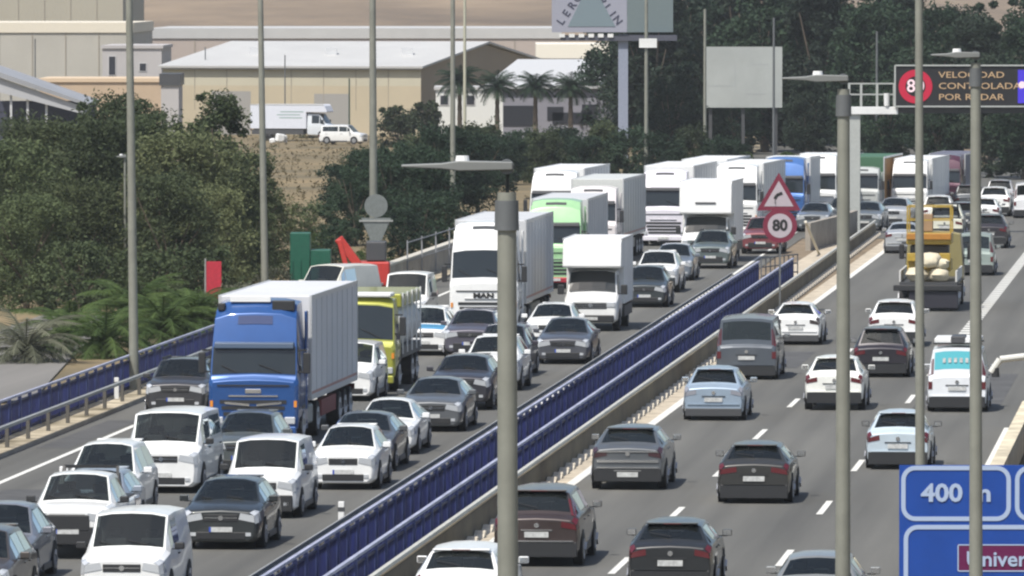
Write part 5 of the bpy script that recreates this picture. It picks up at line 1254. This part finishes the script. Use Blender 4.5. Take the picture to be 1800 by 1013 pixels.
V('L', 'suv', 808, 722, (.045, .045, .055), 'dark purplish crossover behind the mid grey saloon', P=dict(H=1.58))
V('L', 'suv', 862, 688, WH, 'white crossover half hidden by the thick near mast', P=dict(H=1.66))
V('L', 'smallvan', 606, 706, WH, 'white car beside the blue lorry trailer in front of the yellow tanker', P=dict(H=1.74, L=4.2, rx=4.0, bx=4.1))
V('L', 'yellow', 626, 690, None, 'yellow tanker truck behind the white trailer of the blue lorry')
V('L', 'smallvan', 709, 574, WH, 'white van on the outer lane beside the low brown wall', plain=1, bmirror=1, P=dict(H=1.95))
V('L', 'mpv', 742, 626, WH, 'white car with light blue bonnet behind the yellow tanker', hoodpatch=(.12, .42, .70), P=dict(H=1.62))
V('L', 'suv', 826, 632, (.10, .095, .12), 'purplish grey crossover below the white lorry grille', P=dict(H=1.62))
V('L', 'mpv', 879, 664, (.05, .045, .06), 'dark car right behind the thick near mast, left of the dark grey saloon', P=dict(H=1.66))
V('L', 'artic', 850, 592, WH, 'white articulated lorry with dark roof slot behind the thick near mast', H=4.1, TH=4.1, badge_text='MAN', up=.26, tm=GREYP, slot=mat('slot_dark', (.05, .055, .06), .5), visor=0, scuttle=BLACK, skirt=GREYP)
V('L', 'hatch', 966, 612, WH, 'white hatchback between the dark grey saloon and the white box truck', P=dict(H=1.5))
V('L', 'sedan', 989, 641, (.085, .09, .105), 'dark grey saloon with white plate right of the thick near mast', P=dict(H=1.48))
V('L', 'box', 1038, 583, WH, 'white box truck with overhanging box in the middle of the queue')
V('L', 'hatch', 1132, 541, (.045, .055, .06), 'small dark car tucked behind the white overhanging box truck', P=dict(H=1.58))
V('L', 'suv', 1153, 515, WH, 'white crossover with black bumper behind the small dark car', darkfront=1, P=dict(H=1.68))
V('L', 'hatch', 1181, 494, (.17, .20, .24), 'grey blue car right behind the white crossover', P=dict(H=1.55))
V('L', 'suv', 1248, 473, (.12, .15, .15), 'grey green crossover in front of the refrigerated box truck', P=dict(H=1.68), rails=2)
V('L', 'box', 1238, 462, WH, 'white wide box truck with roof cooling slot behind the grey green crossover', k=.96, H=3.85, W=2.5, WC=2.32, L=7.5, cooler=1)
V('L', 'suv', 1336, 447, (.22, .065, .075), 'red crossover half hidden by the speed limit sign', P=dict(H=1.7))
V('L', 'artic', 975, 508, (.36, .62, .33), 'pale green topped lorry with red lower front behind the white lorry', H=4.05, bumperm=paint((.4, .02, .04)), tm=GREYP, TH=4.0, k=.92)
V('L', 'artic', 1040, 462, (.70, .66, .66), 'white lorry with grey side trailer right of the pale green lorry', H=3.7, TH=4.0, k=.94, tm=mat('trailer_greenish', (.55, .57, .55), .5, var=.06))
V('L', 'artic', 972, 440, WH, 'white lorry furthest left at the back of the queue', k=.95, H=4.0, TH=4.05)
V('L', 'artic', 1166, 433, (.72, .70, .76), 'white lilac lorry behind the grey side trailer', k=.95, H=3.9, TH=4.05)
V('L', 'artic', 1228, 412, WH, 'white lorry with dark green trailer side behind the wide box truck', k=.92, H=4.0, TH=4.08, tm_side=mat('curtain_green', (.10, .14, .12), .7))
V('L', 'artic', 1292, 418, WH, 'white lorry with black windscreen left of the distant blue lorry', k=.92, H=4.0, TH=4.0)
V('L', 'artic', 1376, 402, (.06, .16, .42), 'distant blue lorry behind the bend warning sign', k=.92, tl=5.0, H=4.05, TH=4.0)
V('L', 'artic', 1434, 394, WH, 'white lorry right of the distant blue lorry, left of the gantry post', k=.90, tl=4.4, H=4.12, TH=4.1)
V('L', 'artic', 1511, 388, (.45, .47, .46), 'lorry with green and orange trailer right of the gantry post', k=.85, H=3.4, TH=4.0, tm=mat('trailer_green', (.05, .13, .07), .6), tm_side=mat('curtain_orange', (.36, .17, .03), .7))
V('L', 'artic', 1598, 385, WH, 'white lorry behind the tall slim mast at the bend', k=.82, H=3.95, TH=3.95)
V('L', 'artic', 1658, 372, (.07, .02, .04), 'maroon lorry at the bend, its colours darkened as tree shade', k=.8, H=4.0, TH=4.0, tm=mat('trailer_painted_shade', (.12, .12, .16), .6))  # tree shade is put into the cab and trailer colours
V('L', 'hatch', 1568, 398, SIL, 'silver car in front of the white lorry at the bend')
V('L', 'hatch', 1428, 408, (.16, .18, .20), 'grey car behind the concrete wall left of the gantry post')
V('L', 'hatch', 1479, 401, (.07, .08, .09), 'dark car behind the concrete wall near the gantry post', P=dict(H=1.6))
V('L', 'hatch', 1519, 406, (.15, .17, .18), 'grey car just right of the gantry post')
# ------------------------------------------------------------------ right carriageway (rears face us)
V('R', 'suv', 806, 1108, WH, 'white car cut off by the bottom edge left of the thick near mast', P=dict(W=1.8, H=1.58))
V('R', 'suv', 943, 997, (.044, .030, .028), 'dark red brown off-roader with tall red lamps behind the thick near mast', P=dict(W=1.9, L=4.7, H=1.66, bx=4.5, rx=3.9), strip=1, tall=1)
V('R', 'hatch', 1178, 1042, (.02, .022, .024), 'black hatchback cut off by the bottom edge in the middle lane', P=dict(H=1.44))
V('R', 'sedan', 1433, 1118, (.22, .23, .23), 'grey car cut off by the bottom edge below the lamp mast', P=dict(H=1.5))
V('R', 'suv', 1103, 862, (.10, .11, .12), 'grey crossover with full width chrome strips beside the guard rail', P=dict(H=1.54, trim=1, bx=4.1, rx=3.4), strip=2, tailm=mat('lamp_smoked', (.05, .02, .025), .2, coat=.6), lowplate=1, dspoil=1)
V('R', 'hatch', 1325, 886, (.035, .035, .033), 'black hatchback with wide red lamps in the middle lane', P=dict(H=1.44), widelamp=1)
V('R', 'hatch', 1254, 740, LBLUE, 'light blue hatchback below the dark grey van', P=dict(H=1.52, W=1.78), tailm=mat('lamp_pale', (.25, .26, .30), .2, coat=.6))
V('R', 'van', 1312, 668, (.085, .10, .12), 'dark grey passenger van with black rear window next to the guard rail', P=dict(H=2.0, W=1.95))
V('R', 'hatch', 1398, 607, WH, 'white three door hatchback ahead of the dark grey van', P=dict(H=1.47, rw=.58), tailm=mat('lamp_dark', (.05, .04, .04), .2, coat=.6))
V('R', 'suv', 1466, 722, (.82, .83, .78), 'white small crossover behind the lamp mast before the gantry', P=dict(W=1.77, L=4.1, bx=3.95, rx=3.3, H=1.58), darkbumper=1)
V('R', 'mpv', 1548, 664, (.025, .022, .03), 'black people carrier left of the tall slim mast', P=dict(H=1.6))
V('R', 'suv', 1571, 611, WH, 'white crossover ahead of the black people carrier', P=dict(H=1.62, W=1.82))
V('R', 'hatch', 1578, 826, (.46, .54, .60), 'pale blue hatchback in the right lane above the blue road sign', P=dict(W=1.68, L=3.9, bx=3.7, rx=3.2, H=1.5), darkbumper=1, bmirror=1)
V('R', 'smallvan', 1682, 725, (.74, .77, .80), 'white service van with turquoise rear window and loaded roof rack', P=dict(W=1.76, H=1.92, dz=1.12, bz=1.12), rack=WHITEP, rear_glass=mat('turquoise_film', (.10, .45, .52), .3), lettering_strip=1)
V('R', 'works', 1630, 548, None, 'flatbed works truck with yellow machinery, cream sacks and dark rear platform')
V('R', 'sedan', 1586, 446, SIL, 'silver saloon left of the yellow works truck', P=dict(W=1.74), strip=1)
V('R', 'smallvan', 1712, 485, (.30, .36, .33), 'grey green van right of the yellow works truck', P=dict(W=1.74, H=1.85), strip=1)
V('R', 'suv', 1738, 437, (.03, .027, .033), 'black crossover ahead of the grey green van', strip=1)
V('R', 'pickup', 1660, 424, (.66, .66, .55), 'cream pickup just ahead of the yellow works truck')
V('R', 'mpv', 1648, 398, WH, 'white car ahead of the cream pickup behind the tall slim mast')
V('R', 'suv', 1693, 412, (.07, .08, .10), 'dark blue grey crossover left of the two distant white cars')
V('R', 'mpv', 1702, 376, (.10, .11, .12), 'dark car in the distance below the maroon lorry')
V('R', 'hatch', 1728, 397, WH, 'distant white hatchback left of the lamp mast top crossing the board')
V('R', 'suv', 1747, 381, WH, 'distant white crossover right behind the distant white hatchback')
V('R', 'mpv', 1757, 366, (.35, .36, .38), 'furthest silver car at the right')
V('R', 'van', 1812, 384, (.72, .73, .74), 'white van at the right edge of the distance', P=dict(H=1.95))
V('R', 'box', 1835, 366, WH, 'white box truck cut off by the right edge in the distance', H=3.4, group=GRP)
# parked beyond the parapet
V('L', 'smallvan', 540, 550, (.70, .68, .60), 'cream van roof showing above the blue lorry trailer', plain=1, group='vehicles parked beyond the parapet', yaw=.5)
r = V('L', 'box', 592, 246, (.62, .66, .70), 'white box truck parked side on before the beige warehouse', H=2.95, W=2.1, WC=2.0, L=7.2, group='vehicles parked beyond the parapet', yaw=-1.32, tm=mat('box_bluewhite', (.62, .65, .72), .6, var=.04), bumperm=GREYP)
for i, (z, x0) in enumerate(((2.3, 2.6), (2.05, 2.9), (1.8, 2.7))): MB().box(x0, x0 + 2.0, 1.052, 1.06, z, z + .09).build('side_print', mat('print_green', (.30, .40, .38), .7), r)
V('L', 'smallvan', 642, 253, (.72, .73, .72), 'small white van parked at the nose of the box truck', group='vehicles parked beyond the parapet', yaw=-1.25, k=.85)

# ------------------------------------------------------------------ warm dusty air over the whole place
hz = bpy.data.materials.new('haze_air'); hz.use_nodes = True
n = hz.node_tree; n.nodes.clear(); vo = n.nodes.new('ShaderNodeVolumePrincipled'); ou = n.nodes.new('ShaderNodeOutputMaterial')
vo.inputs['Color'].default_value = (.86, .90, .93, 1); vo.inputs['Density'].default_value = 0.00013; vo.inputs['Anisotropy'].default_value = 0.2
n.links.new(vo.outputs[0], ou.inputs['Volume'])
h = MB().box(-1300, 1300, -400, 3950, -1.6, 150).build('haze', hz); tag(h, 'thin pale summer haze over the motorway', None, None, 'stuff')
